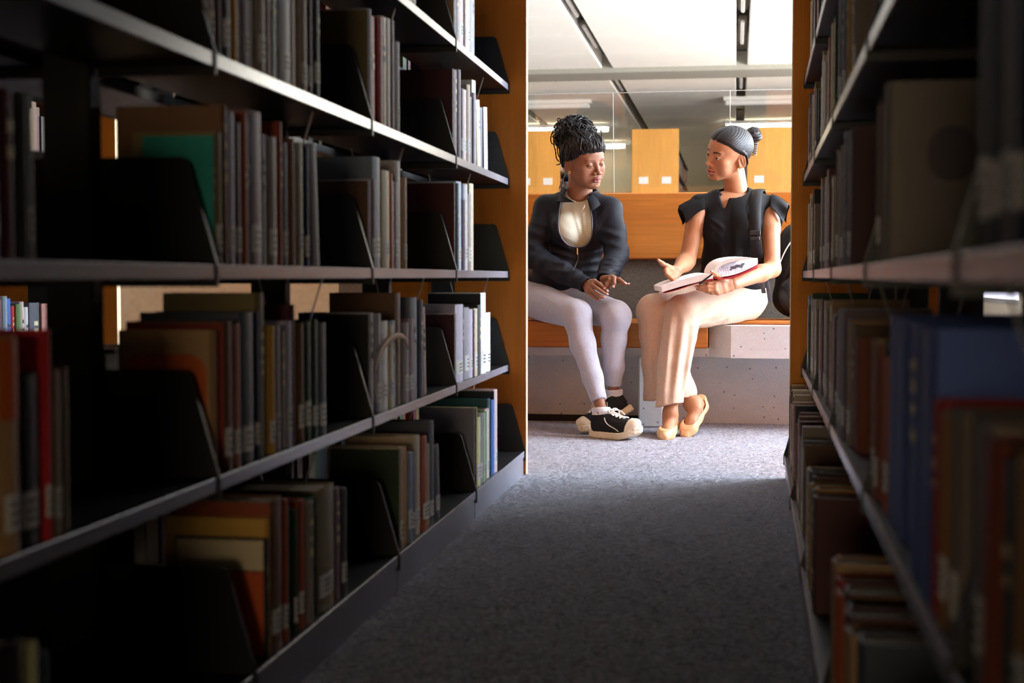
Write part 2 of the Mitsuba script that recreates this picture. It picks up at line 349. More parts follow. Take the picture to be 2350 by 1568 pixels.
YEND = 4.754
LEFT = Range(-0.758, 0.0, +1, YEND, 6)
RIGHT = Range(0.1481, 0.01465, -1, 4.772, 6, depth=0.21, core=0.085)
NEXTL = Range(-2.222, 0.0, +1, YEND, 6)
NEXTR = Range(1.72, 0.0, -1, YEND, 6)
build_range(LEFT, 'bookcase', 'long black metal bookcase along the left side of the aisle')
build_range(RIGHT, 'bookcase', 'long black metal bookcase along the right side of the aisle', panel_w=(-0.04, 0.57))
build_range(NEXTL, 'bookcase', 'bookcase beyond the left one, seen through its shelves', back=False)
build_range(NEXTR, 'bookcase', 'bookcase behind the right one, hidden by its books', rows=ROWS[:4], back=False)
# ------------------------------------------------------------------ books (metres: start along the shelf, then thickness/10000, height/1000, colour, flags)
PAL = [('grey', 150, 146, 156), ('lav', 196, 190, 212), ('maroon', 82, 26, 32), ('dgrey', 70, 66, 72), ('mustard', 190, 132, 30), ('brown', 104, 70, 44), ('beige', 186, 168, 146), ('taupe', 140, 124, 114), ('red', 132, 26, 22), ('dgreen', 38, 60, 30), ('silver', 186, 184, 192), ('tan', 170, 132, 92), ('black', 26, 24, 26), ('cream', 220, 204, 174), ('wine', 74, 20, 28), ('pink', 222, 190, 188), ('white', 236, 236, 238), ('navy', 28, 32, 62), ('olive', 112, 98, 60), ('teal', 16, 140, 130), ('orange', 206, 92, 24), ('slate', 58, 66, 80), ('bluegrey', 122, 134, 152), ('lblue', 172, 196, 232), ('dteal', 12, 66, 70), ('pgreen', 176, 206, 176), ('pyel', 214, 210, 150), ('gold', 196, 150, 62), ('rust', 150, 66, 30), ('blue', 64, 112, 196), ('rose', 168, 110, 100), ('mauve', 128, 100, 112), ('forest', 16, 70, 44), ('green', 104, 140, 84), ('redb', 190, 40, 44)]
LB = {
 (3, 1): (2.02, "254,240,0,L|241,251,2,|400,248,3,L|295,218,4,|262,261,5,|331,258,1,Lt|298,218,6,|439,209,7,L|363,221,8,|494,222,9,|666,214,10,L|463,213,11,|400,221,7,L|301,236,2,L|365,230,12,Lt"),
 (3, 2): (2.954, "261,239,0,d18 coverolive|535,230,28,t|354,235,8,|402,244,13,|455,248,7,|339,251,2,|302,208,10,L"),
 (3, 3): (3.875, "506,243,14,d17|258,249,1,|327,229,9,|265,205,2,L|541,206,15,L|206,202,12,|349,229,6,L|426,199,12,|216,215,1,|513,256,16,|450,204,13,n6|537,189,17,|550,196,16,n4"),
 (4, 2): (2.957, "413,210,11,|463,251,2,L|477,209,6,|533,240,10,L|680,208,3,|485,200,13,L|545,256,10,|516,213,0,L|482,214,6,L"),
 (4, 3): (3.869, "188,165,16,d17 covertan|444,180,17,|785,184,15,L|269,183,2,|687,197,13,L|495,219,0,|506,223,22,"),
 (2, 0): (1.147, "256,147,2,L|335,153,12,|353,160,5,L|296,161,17,|388,164,7,L|411,174,3,|258,175,2,L|377,182,31,L|339,183,2,|156,183,12,|159,184,3,L|111,184,18,n1"),
 (2, 1): (2.033, "80,193,19,d11|251,200,18,L|225,242,5,d18|349,235,1,L|340,223,2,L|246,242,28,|146,234,12,|646,250,31,L|314,218,10,|488,218,7,L|239,247,28,d17|293,214,22,L|250,224,5,|280,200,13,|366,222,13,L|241,217,17,L|439,226,0,n5"),
 (2, 2): (2.957, "111,190,1,d17 coverbrown|301,192,31,L|620,242,22,L|605,217,13,L|207,214,20,|379,199,14,|388,199,31,L|441,251,16,|316,215,11,L"),
 (2, 3): (3.875, "80,241,2,|171,243,10,d17 covertan|254,243,12,|716,250,23,L|267,202,31,|475,248,16,L|416,223,7,L|568,256,13,"),
 (1, 0): (1.147, "289,235,17,L|303,241,11,|353,244,2,L|371,234,3,L|353,241,33,|371,226,13,L|472,228,21,|398,235,11,L capo|540,191,12,L|195,239,34,L|254,191,7,L|295,192,18,"),
 (1, 1): (2.038, "295,218,11,d15 coverorange|400,230,5,d16 coverred L|354,226,30,L|659,242,21,d17 L|279,241,17,L|420,272,18,d175|342,216,27,L|328,215,10,L|313,205,7,|396,221,1,L|280,249,14,|339,215,5,L|402,217,9,L|387,219,9,L|543,212,21,L"),
 (1, 2): (2.965, "377,221,10,d16 coverblack|425,218,0,L|721,200,16,L|373,190,13,L|598,198,22,|485,261,5,d175|453,190,0,L|513,199,31,L|675,248,22,|448,241,17,|460,222,15,n4"),
 (1, 3): (3.882, "189,196,16,d15 coverwine|1171,220,1,L|202,217,12,|757,209,0,L|496,202,1,L|216,199,2,|513,203,13,L|374,213,12,|1003,249,16,d17 coverblack L|1050,185,16,L"),
 (0, 0): (1.103, "80,249,3,|80,243,2,|80,214,11,L|80,248,9,|80,226,28,L|225,265,17,|727,251,2,|644,232,2,L|345,225,12,|381,212,26,|266,195,21,"),
 (0, 1): (2.094, "103,187,12,d15 covercream|188,216,27,d165|627,240,5,d16 coverrust L|293,232,28,L|277,214,32,|236,206,9,L|363,218,28,L|374,209,7,|386,211,32,|1091,218,18,L d16|434,205,31,|388,198,3,L"),
 (0, 2): (2.987, "368,221,6,d16 coverdgreen L|377,217,4,|429,200,22,L|442,195,21,L|546,227,6,L|469,220,28,L|532,195,18,L|497,246,21,d17 L|513,179,3,n5 L"),
 (0, 3): (3.897, "80,224,0,|80,226,26,coverblack L|599,193,26,L|354,198,0,L|288,198,25,L|366,199,33,|599,203,15,L|306,229,24,d17|388,223,29,|556,250,15,d16 coverblack L"),
}
NL = [(4.066, 0.0263, 0.228, 31, 'L'), (4.092, 0.0266, 0.238, 23, 'L'), (4.119, 0.0406, 0.23, 29, 't'), (4.159, 0.0219, 0.207, 34, 't'), (4.184, 0.0305, 0.212, 33, 'L'), (4.215, 0.0253, 0.219, 15, ''), (4.24, 0.0284, 0.201, 16, 't'), (4.28, 0.0671, 0.214, 21, 'f'), (4.347, 0.0478, 0.21, 30, ''), (4.407, 0.0429, 0.206, 21, 'L')]
BAYY = lambda rg, i: rg.yend - BAY * (rg.nb - i)
PN = [p[0] for p in PAL]
PC = {p[0]: lin(*p[1:]) for p in PAL}
PC['pale'] = lin(150, 138, 128)
NAME = dict(grey='grey', lav='pale lavender', maroon='maroon', dgrey='dark grey', mustard='mustard', brown='brown', beige='beige', taupe='taupe', red='dark red', dgreen='dark green', silver='silver grey',
            tan='tan', black='black', cream='cream', wine='wine red', pink='pale pink', white='white', navy='navy blue', olive='olive', teal='teal', orange='orange', slate='slate', bluegrey='blue grey',
            lblue='light blue', dteal='dark teal', pgreen='pale green', pyel='pale yellow', gold='ochre', rust='rust red', blue='bright blue', rose='dusty rose', mauve='mauve', forest='forest green',
            green='green', redb='red', pale='pale grey')
ORD = ['first', 'second', 'third', 'fourth', 'fifth', 'sixth', 'seventh', 'eighth', 'ninth', 'tenth', 'eleventh', 'twelfth', 'thirteenth', 'fourteenth', 'fifteenth', 'sixteenth', 'seventeenth', 'eighteenth']
SHELF = ['floor shelf', 'second-lowest shelf', 'eye-level shelf', 'shelf above eye-level', 'topmost shelf in view']
brnd = random.Random(11)

def book_mesh(rg, v0, t, z, h, D, u0, col, lean, title, hard=True):
    """spine-out book; cover with a rounded spine, page block; returns (cover MB, pages MB, titles MB, fn placing extra boxes)"""
    a = math.radians(lean); tc = 0.0024 if hard else 0.0012; ins = 0.004 if hard else 0.0012; rr = min(0.006, t * 0.22)
    def P(u, v, zz):
        u, v, zz = (np.asarray(q, float) for q in (u, v, zz))
        vv = v0 + h * math.sin(a) + v * math.cos(a) - zz * math.sin(a); z2 = zz * math.cos(a) + v * math.sin(a)
        return rg.P(u0 + u, vv, z + 0.0004 + z2)
    arc = [(rr * (1 - math.sin(PI * k / 6)) if 0 < k < 6 else rr, t * k / 6) for k in range(7)]
    inner = [(rr + 0.002, t - tc), (rr + 0.002, tc)]
    poly = arc + [(D, t), (D, t - tc)] + inner + [(D, tc), (D, 0.0)]
    m = trimesh.creation.extrude_polygon(Polygon(poly), h, engine='earcut')
    cov = MB().add(P(m.vertices[:, 0], m.vertices[:, 1], m.vertices[:, 2]), m.faces if rg.s < 0 else m.faces[:, ::-1], col)
    pb = np.array([[x, y, w] for x in (rr + 0.003, D - ins) for y in (tc + 0.0002, t - tc - 0.0002) for w in (ins * 0.6, h - ins)])
    pag = MB().add(P(pb[:, 0], pb[:, 1], pb[:, 2]), [[0, 1, 3, 2], [4, 6, 7, 5], [0, 4, 5, 1], [2, 3, 7, 6], [0, 2, 6, 4], [1, 5, 7, 3]])
    def strip(z0, z1, inset, lift, c):
        """a band following the round spine"""
        vs = [(rr * (1 - math.sin(PI * q)) - lift, t * q) for q in np.linspace(inset, 1 - inset, 5)]
        n = len(vs); mb = MB()
        pu = np.array([p[0] for p in vs] * 2); pv = np.array([p[1] for p in vs] * 2); pz = np.array([z0] * n + [z1] * n)
        mb.add(P(pu, pv, pz), [[i, i + 1, n + i + 1, n + i] for i in range(n - 1)], c)
        return mb
    def face(ua, ub, za, zb, c, r=0.0):
        """flat print on the board that faces the camera"""
        pg = sbox(ua + r, za + r, ub - r, zb - r).buffer(r, 5) if r else sbox(ua, za, ub, zb)
        e = trimesh.creation.extrude_polygon(pg, 0.0004, engine='earcut')
        return MB().add(P(e.vertices[:, 0], -0.0005 + e.vertices[:, 2], e.vertices[:, 1]), e.faces if rg.s > 0 else e.faces, c)
    return cov, pag, strip, face

def add_book(rg, v0, t, z, h, c, flags, label, group, u0=0.006, near_first=True):
    fl = flags.split(); L = any('L' in f and not f.startswith('cover') for f in fl); D = None; lean = 0; extra = None; title = 't' in flags.replace('covertan', '').replace('cover', '') and any(f in ('t', 'Lt') for f in fl)
    for f in fl:
        if f[0] == 'd' and f[1:].isdigit(): D = float(f[1:]) / (100 if len(f) < 4 else 1000)
        elif f[0] == 'n': lean = float(f[1:])
        elif f.startswith('cover'): extra = f[5:]
    D = D or min(0.172, max(0.115, h * brnd.uniform(0.64, 0.74)))
    u0 = u0 + (brnd.uniform(0, 0.012) if not L else brnd.uniform(0, 0.006))
    D = min(D, rg.depth - u0 - 0.006 + (0.05 if z < 0.1 else 0))
    col = np.minimum(np.array(PC[c]) * brnd.uniform(1.12, 1.38) * (0.66 if rg is RIGHT else 1.0) + 0.003, 0.88)  # books in the right bookcase darkened: its dimmer light put into their colour
    k = thing('book', label, 'book', group)
    cov, pag, strip, face = book_mesh(rg, v0, t - 0.0006, z, h, D, u0, col, lean, title)
    put('cover', cov, 'vcol', k, color=True)
    put('pages', pag, 'page_paper', k)
    if L:
        lz = brnd.uniform(0.018, 0.03); lh = brnd.uniform(0.034, 0.045)
        p = put('call_number_label', strip(lz, lz + lh, 0.10, 0.0005, lin(232, 230, 226)), 'vcol', k, color=True)
        ink = MB()
        for q in range(3):
            s2 = strip(lz + lh * (0.2 + 0.24 * q), lz + lh * (0.29 + 0.24 * q), 0.3, 0.0009, lin(60, 60, 64)); ink.add(s2.v[0], s2.f[0], s2.c[0])
        put('print', ink, 'vcol', p, color=True)
    if title or (not L and brnd.random() < 0.45) or 'f' in fl:
        tcx = lin(226, 214, 170) if sum(col) < 0.9 else lin(60, 52, 60)
        mb = MB(); z0 = h * brnd.uniform(0.5, 0.6)
        for q in range(brnd.randint(2, 4)):
            w = brnd.uniform(0.006, 0.014); s2 = strip(z0, z0 + w, 0.3, 0.0007, tcx); mb.add(s2.v[0], s2.f[0], s2.c[0]); z0 += w + brnd.uniform(0.008, 0.02)
            if z0 > h - 0.03: break
        put('spine_title', mb, 'vcol', k, color=True)
    if 'capo' in fl:
        put('spine_title', strip(h * 0.62, h - 0.002, 0.0, 0.0009, PC['orange']), 'vcol', k, color=True)
    if extra == 'orange':
        put('cover_print', face(0.01, D - 0.006, 0.012, h - 0.036, PC['orange'], 0.03), 'vcol', k, color=True)
    elif extra == 'cream':
        mb = face(0.006, D - 0.003, h - 0.05, h - 0.003, lin(226, 206, 168)); e = face(0.006, D - 0.003, 0.004, h - 0.052, lin(206, 86, 34)); mb.add(e.v[0], e.f[0], e.c[0])
        put('cover_print', mb, 'vcol', k, color=True)
    elif extra == 'tan' and z > 0.6 and z < 0.8:
        mb = face(0.004, D - 0.002, 0.003, h - 0.003, lin(150, 120, 82))
        for q in range(3):
            e = face(0.02 + 0.01 * q, D - 0.03, h - 0.05 - 0.012 * q, h - 0.045 - 0.012 * q, lin(60, 46, 34)); mb.add(e.v[0] - np.array([0, 0.0004, 0]), e.f[0], e.c[0])
        put('cover_print', mb, 'vcol', k, color=True)
    elif extra == 'emblem':
        mb = face(0.05, 0.11, h * 0.45, h * 0.75, lin(96, 84, 92), 0.028)
        put('cover_print', mb, 'vcol', k, color=True)
    elif extra in PC:
        put('cover_print', face(0.004, D - 0.002, 0.003, h - 0.003, PC[extra]), 'vcol', k, color=True)
    return k

SEC = {0: 'nearest bay', 1: 'second bay', 2: 'third bay', 3: 'far bay'}
for (r, b), (v, txt) in LB.items():
    ends = {}
    for i, q in enumerate(txt.split('|')):
        t, h, c, fl = q.split(','); t, h, c = int(t) / 1e4, int(h) / 1e3, PN[int(c)]
        lean = [f for f in fl.split() if f[0] == 'n' and f[1:].isdigit()]
        bits = 'labelled ' if 'L' in fl.split() else ''
        lab = f'{bits}{NAME[c]} book, {ORD[i]} in the {SEC[b]}, {SHELF[r]}, left bookcase'
        add_book(LEFT, v, t, ROWS[r], h, c, fl, lab, f'books on the {SHELF[r]} of the left bookcase', u0=0.006 - (0.055 if r == 0 else 0))
        v += t + (h * math.sin(math.radians(float(lean[0][1:]))) if lean else 0) + 0.0003

# right-hand bookcase: books stand against the far end of each bay; lists run from the far end towards the camera
RB = {
 (2, 1): (1.105, 'dgrey,52,238,L|black,48,232,L|maroon,60,246,L|navy,50,240,L|brown,62,236,L|dgrey,50,242,|maroon,55,238,L|black,60,240,'),
 (2, 2): (2.020, 'brown,34,214,|maroon,30,222,L|taupe,34,208,L|brown,32,218,|pale,52,226,coveremblem d19'),
 (2, 3): (2.934, 'olive,34,236,L|beige,28,228,|taupe,36,236,|dgreen,30,240,|taupe,42,232,L|dgreen,30,240,|lav,36,250,L|black,40,236,|black,44,240,|dgrey,46,236,L|brown,50,230,L|maroon,40,236,'),
 (1, 1): (1.105, 'taupe,60,192,L|rust,54,186,|dgreen,60,178,|mustard,52,190,L|taupe,58,186,|black,60,192,|tan,58,190,L'),
 (1, 2): (2.020, 'tan,46,214,L|rust,52,206,L|dgreen,40,214,|orange,62,196,L|blue2,100,252,|blue2,100,252,|blue2,100,252,|blue2,100,252,|blue2,98,252,|redb,46,190,|mustard,54,184,L|taupe,48,190,L'),
 (1, 3): (2.934, 'brown,40,214,L|pink,34,222,|mauve,38,230,L|taupe,44,236,L|mauve,40,240,L|grey,46,240,L|mauve,44,236,L|taupe,50,226,|tan,56,222,L|brown,48,214,|rust,42,196,'),
 (3, 2): (2.020, 'brown,44,230,|rust,50,236,|taupe,46,222,L|brown,52,230,|black,48,240,|dgrey,50,232,'),
 (3, 3): (2.934, 'black,40,236,|dgrey,46,228,L|mustard,38,216,|brown,48,230,L|dgrey,44,236,L|brown,50,232,|gold,36,220,|maroon,44,230,|rust,48,236,|taupe,40,228,L'),
 (4, 3): (2.934, 'dgrey,46,236,|tan,40,226,|brown,48,230,L|black,44,238,|maroon,46,232,'),
 (0, 1): (1.105, 'tan,58,206,|redb,52,198,|brown,60,204,L|dgreen,54,196,|rust,60,200,L|black,58,206,'),
 (0, 2): (2.020, 'mustard,48,204,|tan,52,210,|redb,50,198,L|orange,54,190,L|brown,56,206,|black,60,198,|maroon,52,204,L|tan,50,196,|slate,56,200,'),
 (0, 3): (2.934, 'cream,44,206,L|maroon,40,200,|black,46,212,L|wine,42,208,|gold,46,200,|forest,50,196,|mustard,48,206,|olive,44,198,L|maroon,46,204,'),
}
PC['blue2'] = lin(60, 92, 176); NAME['blue2'] = 'thick royal blue'
SECR = {1: 'nearest bay', 2: 'second bay', 3: 'third bay'}
for (r, b), (v, txt) in RB.items():
    cnt = 0
    for i, q in enumerate(txt.split('|')):
        c, t, h, fl = q.split(','); t, h = int(t) / 1e3, int(h) / 1e3
        v -= t + 0.0003
        if v < 0.35: break
        if r == 0 and v < 0.5: break
        bits = 'labelled ' if 'L' in fl.split() else ''
        lab = f'{bits}{NAME[c]} book, {ORD[i]} from far end, {SECR[b]}, {SHELF[r]}, right bookcase'
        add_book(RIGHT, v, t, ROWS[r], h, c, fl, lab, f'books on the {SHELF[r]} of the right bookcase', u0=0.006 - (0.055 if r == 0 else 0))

# a few books of the bookcase beyond, lit through the gap
for i, (v, t, h, c, fl) in enumerate(NL):
    add_book(NEXTL, v, t, ROWS[1], h, PN[c], fl, f'{NAME[PN[c]]} book, {ORD[i]} in the lit row seen through the left bookcase', 'lit books seen through the left bookcase')

# ---- the rear and far rows: more than anybody would count, one mesh
srnd = random.Random(4)
st = MB()
def stuff_row(rg, v0, v1, z, hmin, hmax, pal, back=False, u0=0.012, tmin=0.018, tmax=0.045, skip=0.0):
    tot = 2 * rg.depth + rg.core; v = v0
    while v < v1 - 0.02:
        t = srnd.uniform(tmin, tmax); t = min(t, v1 - v)
        h = srnd.uniform(hmin, hmax); D = min(0.165, rg.depth - u0 - 0.006, h * srnd.uniform(0.62, 0.76))
        c = np.array(PC[srnd.choice(pal)]) * srnd.uniform(0.85, 1.15)
        o = u0 + srnd.uniform(0, 0.008)
        a, b = (o, o + D) if not back else (tot - o - D, tot - o)
        if srnd.random() > skip:
            rg.bx(st, a, b, v, v + t - 0.0008, z + 0.0008, z + h, 0, c)
            if not back and srnd.random() < 0.5 and t > 0.02: rg.bx(st, a - 0.0008, a - 0.0002, v + 0.003, v + t - 0.004, z + 0.022, z + 0.06, 0, lin(226, 222, 214))
        v += t
DARKP = ['maroon', 'black', 'brown', 'navy', 'dgreen', 'dgrey', 'olive', 'slate', 'rust', 'taupe', 'wine']
MIXP = DARKP + ['tan', 'beige', 'grey', 'silver', 'cream', 'mauve', 'bluegrey']
for r in range(5):
    for b in (4, 5):
        f = BAYY(RIGHT, b + 1) - 0.008
        stuff_row(RIGHT, f - srnd.uniform(0.55, 0.8), f, ROWS[r], 0.19, 0.25, MIXP + ['taupe', 'beige', 'olive'], u0=0.012 - (0.055 if r == 0 else 0))
    for b in range(1, 6):
        s0 = BAYY(LEFT, b) + 0.008
        hm = (0.15, 0.19) if r in (1, 2) else (0.18, 0.24)
        stuff_row(LEFT, s0, s0 + srnd.uniform(0.5, 0.85), ROWS[r], hm[0], hm[1], DARKP, back=True, tmin=0.03, tmax=0.06)
        s0 = BAYY(RIGHT, b) + 0.008
        hm = (0.14, 0.18) if r == 1 else (0.18, 0.25)
        stuff_row(RIGHT, s0, s0 + 0.898, ROWS[r], hm[0], hm[1], DARKP, back=True, tmin=0.035, tmax=0.07)
for r in (0, 1, 2, 3, 4):
    for b in (2, 3, 4, 5):
        s0 = BAYY(NEXTL, b) + 0.008
        if r == 1 and b == 5: s0, e = s0, 4.06
        else: e = s0 + srnd.uniform(0.55, 0.85)
        if r == 1 and b == 5: stuff_row(NEXTL, s0, e, ROWS[r], 0.19, 0.24, MIXP)
        else: stuff_row(NEXTL, s0, e, ROWS[r], 0.19, 0.25, DARKP)
for r in (1, 2):
    for b in (3, 4, 5):
        s0 = BAYY(NEXTR, b) + 0.008
        stuff_row(NEXTR, s0, s0 + 0.8, ROWS[r], 0.2, 0.25, DARKP)

# ---- wire book supports hanging under the shelves
def wire(rg, v, z, which, label):
    p = [(0.03, 0), (0.046, -0.05), (0.066, -0.112), (0.078, -0.118), (0.12, -0.118), (0.13, -0.112), (0.146, -0.05), (0.158, 0)]
    pts = rg.P(np.array([q[0] for q in p]), v + 0.0, z - 0.0205 + np.array([q[1] for q in p]))
    k = put('wire_book_support', MB().tube(pts, 0.0016, 6), 'wire_metal', smooth=50)
    tag(k, label, 'book support', 'wire book supports hanging under the shelves')
rowend = {}
for (r, b), (v, txt) in LB.items():
    rowend[r, b] = v + sum(int(q.split(',')[0]) / 1e4 + 0.0003 for q in txt.split('|')) + 0.012
for r in (0, 1, 2, 3):
    for b in (1, 2, 3):
        e = rowend[r, b] + 0.03
        wire(LEFT, e, ROWS[r + 1], r, f'thin wire book support after last book, {SEC[b]}, above {SHELF[r]}, left bookcase')
for b, vv in ((3, 2.3), (2, 1.2), (4, 3.1), (5, 4.0)):
    wire(RIGHT, vv - 0.12, ROWS[2], 1, {3: 'wire book support under the right eye-level shelf, third bay', 2: 'wire book support under the right eye-level shelf, second bay', 4: 'wire book support under the right eye-level shelf, fourth bay', 5: 'wire book support under the right eye-level shelf, by the end panel'}[b])

# ---- far bookcases beyond the bench
YF = 17.3
for i, xr in enumerate((-2.127, -0.686, 0.69, -3.56)):
    xl = xr - 0.565
    lab = ['far orange bookcase end with label cards behind the braided hair', 'far orange bookcase end standing between the two heads', 'far orange bookcase end behind the hair bun', 'far orange bookcase hidden behind the left end panel'][i]
    if i == 3: continue
    k = thing('far_bookcase', lab, 'bookcase')
    put('end_panel', MB().box(xl, xr, YF, YF + 0.035, 0, 2.45, 0.004), 'wood_far', k)
    put('body', MB().box(xl + 0.24, xr - 0.24, YF + 0.036, YF + 4.6, 0, 2.42), 'dark_back', k)
    for z in (1.0, 1.33, 1.66, 1.99, 2.3):
        put('shelf', MB().box(xl + 0.04, xr - 0.04, YF + 0.036, YF + 4.6, z - 0.02, z), 'black_metal', k)
        y = YF + 0.06
        while y < YF + 4.4 and z < 2.2:
            t = srnd.uniform(0.03, 0.07); h = srnd.uniform(0.19, 0.26)
            c = PC[srnd.choice(['red', 'white', 'grey', 'rust', 'slate', 'cream', 'maroon', 'lav'])]
            st.box(xr - 0.20, xr - 0.05, y, y + t - 0.002, z + 0.001, z + h, 0, c)
            st.box(xl + 0.05, xl + 0.20, y, y + t - 0.002, z + 0.001, z + h, 0, c)
            y += t
    zc = 1.79
    xs = ((xl + 0.085, xl + 0.2), (xr - 0.205, xr - 0.09))
    for q, (a, b2) in enumerate(xs):
        if i == 2 and q == 1: continue
        c = put('label_card', MB().box(a, b2, YF - 0.006, YF, zc, zc + 0.085, 0.002), 'white_card', k)
k = put('shelved_books', st, 'vcol', color=True)
tag(k, 'far and rear rows of books packed on the bookcases', 'books', None, 'stuff')
# ------------------------------------------------------------------ sculpting with distance fields (people, clothes, bag)
def V(*a): return np.array(a, float)
def unit(v): v = np.asarray(v, float); return v / (np.linalg.norm(v) + 1e-12)

class Sculpt:
    def __init__(self, lo, hi, h):
        self.lo, self.h = np.array(lo, float), h
        self.n = np.ceil((np.array(hi) - self.lo) / h).astype(int) + 1
        self.F = np.full(self.n, 0.2, np.float32)
        self.ax = [self.lo[i] + h * np.arange(self.n[i]) for i in range(3)]
    def sub(self, lo, hi):
        a = np.clip(np.floor((np.asarray(lo) - self.lo) / self.h).astype(int), 0, self.n)
        b = np.clip(np.ceil((np.asarray(hi) - self.lo) / self.h).astype(int) + 1, 0, self.n)
        sl = tuple(slice(a[i], max(b[i], a[i])) for i in range(3))
        X = np.stack(np.meshgrid(*[self.ax[i][sl[i]] for i in range(3)], indexing='ij'), -1)
        return sl, X
    def add(self, fn, lo, hi, k=0.01, op='u'):
        m = k + 2.5 * self.h + 0.012
        sl, X = self.sub(np.asarray(lo) - m, np.asarray(hi) + m)
        if X.size == 0: return self
        d = fn(X).astype(np.float32); A = self.F[sl]
        if op == 'u':
            if k > 0:
                t = np.clip(0.5 + 0.5 * (A - d) / k, 0, 1); self.F[sl] = A * (1 - t) + d * t - k * t * (1 - t)
            else: self.F[sl] = np.minimum(A, d)
        elif op == 's':
            if k > 0:
                t = np.clip(0.5 - 0.5 * (A + d) / k, 0, 1); self.F[sl] = A * (1 - t) - d * t + k * t * (1 - t)
            else: self.F[sl] = np.maximum(A, -d)
        return self
    def seg(self, a, b, ra, rb=None, k=0.01, op='u', flat=None):
        a, b = np.asarray(a, float), np.asarray(b, float); rb = ra if rb is None else rb
        ab = b - a; L = ab @ ab + 1e-12
        def fn(X):
            t = np.clip(((X - a) @ ab) / L, 0, 1); q = X - a - t[..., None] * ab
            if flat is not None:  # (direction, factor): squash along a direction
                n, s = flat; n = unit(n); c = q @ n; q = q + (c * (1 / s - 1))[..., None] * n
            return np.linalg.norm(q, axis=-1) - (ra + (rb - ra) * t)
        r = max(ra, rb); return self.add(fn, np.minimum(a, b) - r, np.maximum(a, b) + r, k, op)
    def chain(self, pts, rad, k=0.01, op='u', flat=None):
        pts = [np.asarray(p, float) for p in pts]
        rad = [rad] * len(pts) if np.isscalar(rad) else rad
        for i in range(len(pts) - 1): self.seg(pts[i], pts[i + 1], rad[i], rad[i + 1], k, op, flat)
        return self
    def ell(self, c, r, k=0.01, M=None, op='u'):
        c, r = np.asarray(c, float), np.asarray(r, float); M = np.eye(3) if M is None else np.asarray(M, float)
        def fn(X):
            q = (X - c) @ M      # columns of M are the ellipsoid's axes
            k0 = np.linalg.norm(q / r, axis=-1); k1 = np.linalg.norm(q / (r * r), axis=-1) + 1e-9
            return k0 * (k0 - 1) / k1
        e = np.abs(M) @ r; return self.add(fn, c - e, c + e, k, op)
    def plane(self, p, n, k=0.0, lo=None, hi=None):
        """cut away everything on the side the normal points to"""
        p, n = np.asarray(p, float), unit(n)
        lo = self.lo if lo is None else lo; hi = self.lo + self.h * self.n if hi is None else hi
        sl, X = self.sub(lo, hi); d = ((X - p) @ n).astype(np.float32); A = self.F[sl]
        self.F[sl] = np.maximum(A, d) if k <= 0 else -smin_np(-A, -d, k); return self
    def noise(self, amp, scale, seed=0, lo=None, hi=None, oct=2):
        lo = self.lo if lo is None else lo; hi = self.lo + self.h * self.n if hi is None else hi
        sl, X = self.sub(lo, hi); A = self.F[sl]; near = np.abs(A) < amp * 2 + 3 * self.h
        P = X[near] * np.asarray(scale, float); out = A.copy(); out[near] += (amp * (2 * meshkit.fbm(P, oct, seed) - 1)).astype(np.float32); self.F[sl] = out; return self
    def folds(self, L, drop=1, lo=None, hi=None):
        """soft creases: raise (amp > 0) or press in the surface along segments seen along one axis; L: (a, b, width, amp)"""
        lo = self.lo if lo is None else lo; hi = self.lo + self.h * self.n if hi is None else hi
        sl, X = self.sub(lo, hi); A = self.F[sl]; near = np.abs(A) < 0.02; P = np.delete(X[near], drop, 1); D = np.zeros(len(P))
        for a, b, w, amp in L:
            a, b = np.delete(np.asarray(a, float), drop), np.delete(np.asarray(b, float), drop); ab = b - a
            t = np.clip(((P - a) @ ab) / (ab @ ab + 1e-12), 0, 1); q = np.linalg.norm(P - a - t[:, None] * ab, axis=1)
            D += amp * np.exp(-(q / w) ** 2) * np.sin(PI * (0.12 + 0.76 * t))
        out = A.copy(); out[near] -= D.astype(np.float32); self.F[sl] = out; return self
    def hem(self, p, n, r, k=0.0):
        """cut a limb off square at p; n points to the part that goes"""
        p, n = np.asarray(p, float), unit(n)
        def fn(X):
            d = (X - p) @ n; q = np.linalg.norm(X - p - d[..., None] * n, axis=-1); return np.maximum(np.maximum(-d, q - r), d - 0.3)
        return self.add(fn, np.minimum(p, p + n * 0.12) - r, np.maximum(p, p + n * 0.12) + r, k, 's')
    def offset(self, d):
        s = Sculpt.__new__(Sculpt); s.__dict__.update(self.__dict__); s.F = self.F - np.float32(d); return s
    def copy(self): return self.offset(0)
    def mesh(self, taubin=6):
        v, f = surface_nets(self.F, self.lo, self.h)
        m = trimesh.Trimesh(v, f, process=False)
        if taubin: m.vertices = taubin_np(np.asarray(m.vertices), np.asarray(m.faces), taubin)
        parts = m.split(only_watertight=False)
        if len(parts) > 1:
            big = [p for p in parts if len(p.faces) > 0.02 * len(m.faces)]
            m = trimesh.util.concatenate(big)
        return m

def taubin_np(v, f, n, lam=0.5, mu=0.52):
    from scipy.sparse import coo_matrix
    e = np.vstack([f[:, [0, 1]], f[:, [1, 2]], f[:, [2, 0]]]); e = np.vstack([e, e[:, ::-1]])
    A = coo_matrix((np.ones(len(e)), (e[:, 0], e[:, 1])), (len(v), len(v))).tocsr(); A.data[:] = 1.0
    d = np.maximum(np.asarray(A.sum(1)).ravel(), 1)[:, None]
    for i in range(n): v = v + (lam if i % 2 == 0 else -mu) * (A @ v / d - v)
    return v

def smin_np(a, b, k):
    t = np.clip(0.5 + 0.5 * (b - a) / k, 0, 1); return b * (1 - t) + a * t - k * t * (1 - t)

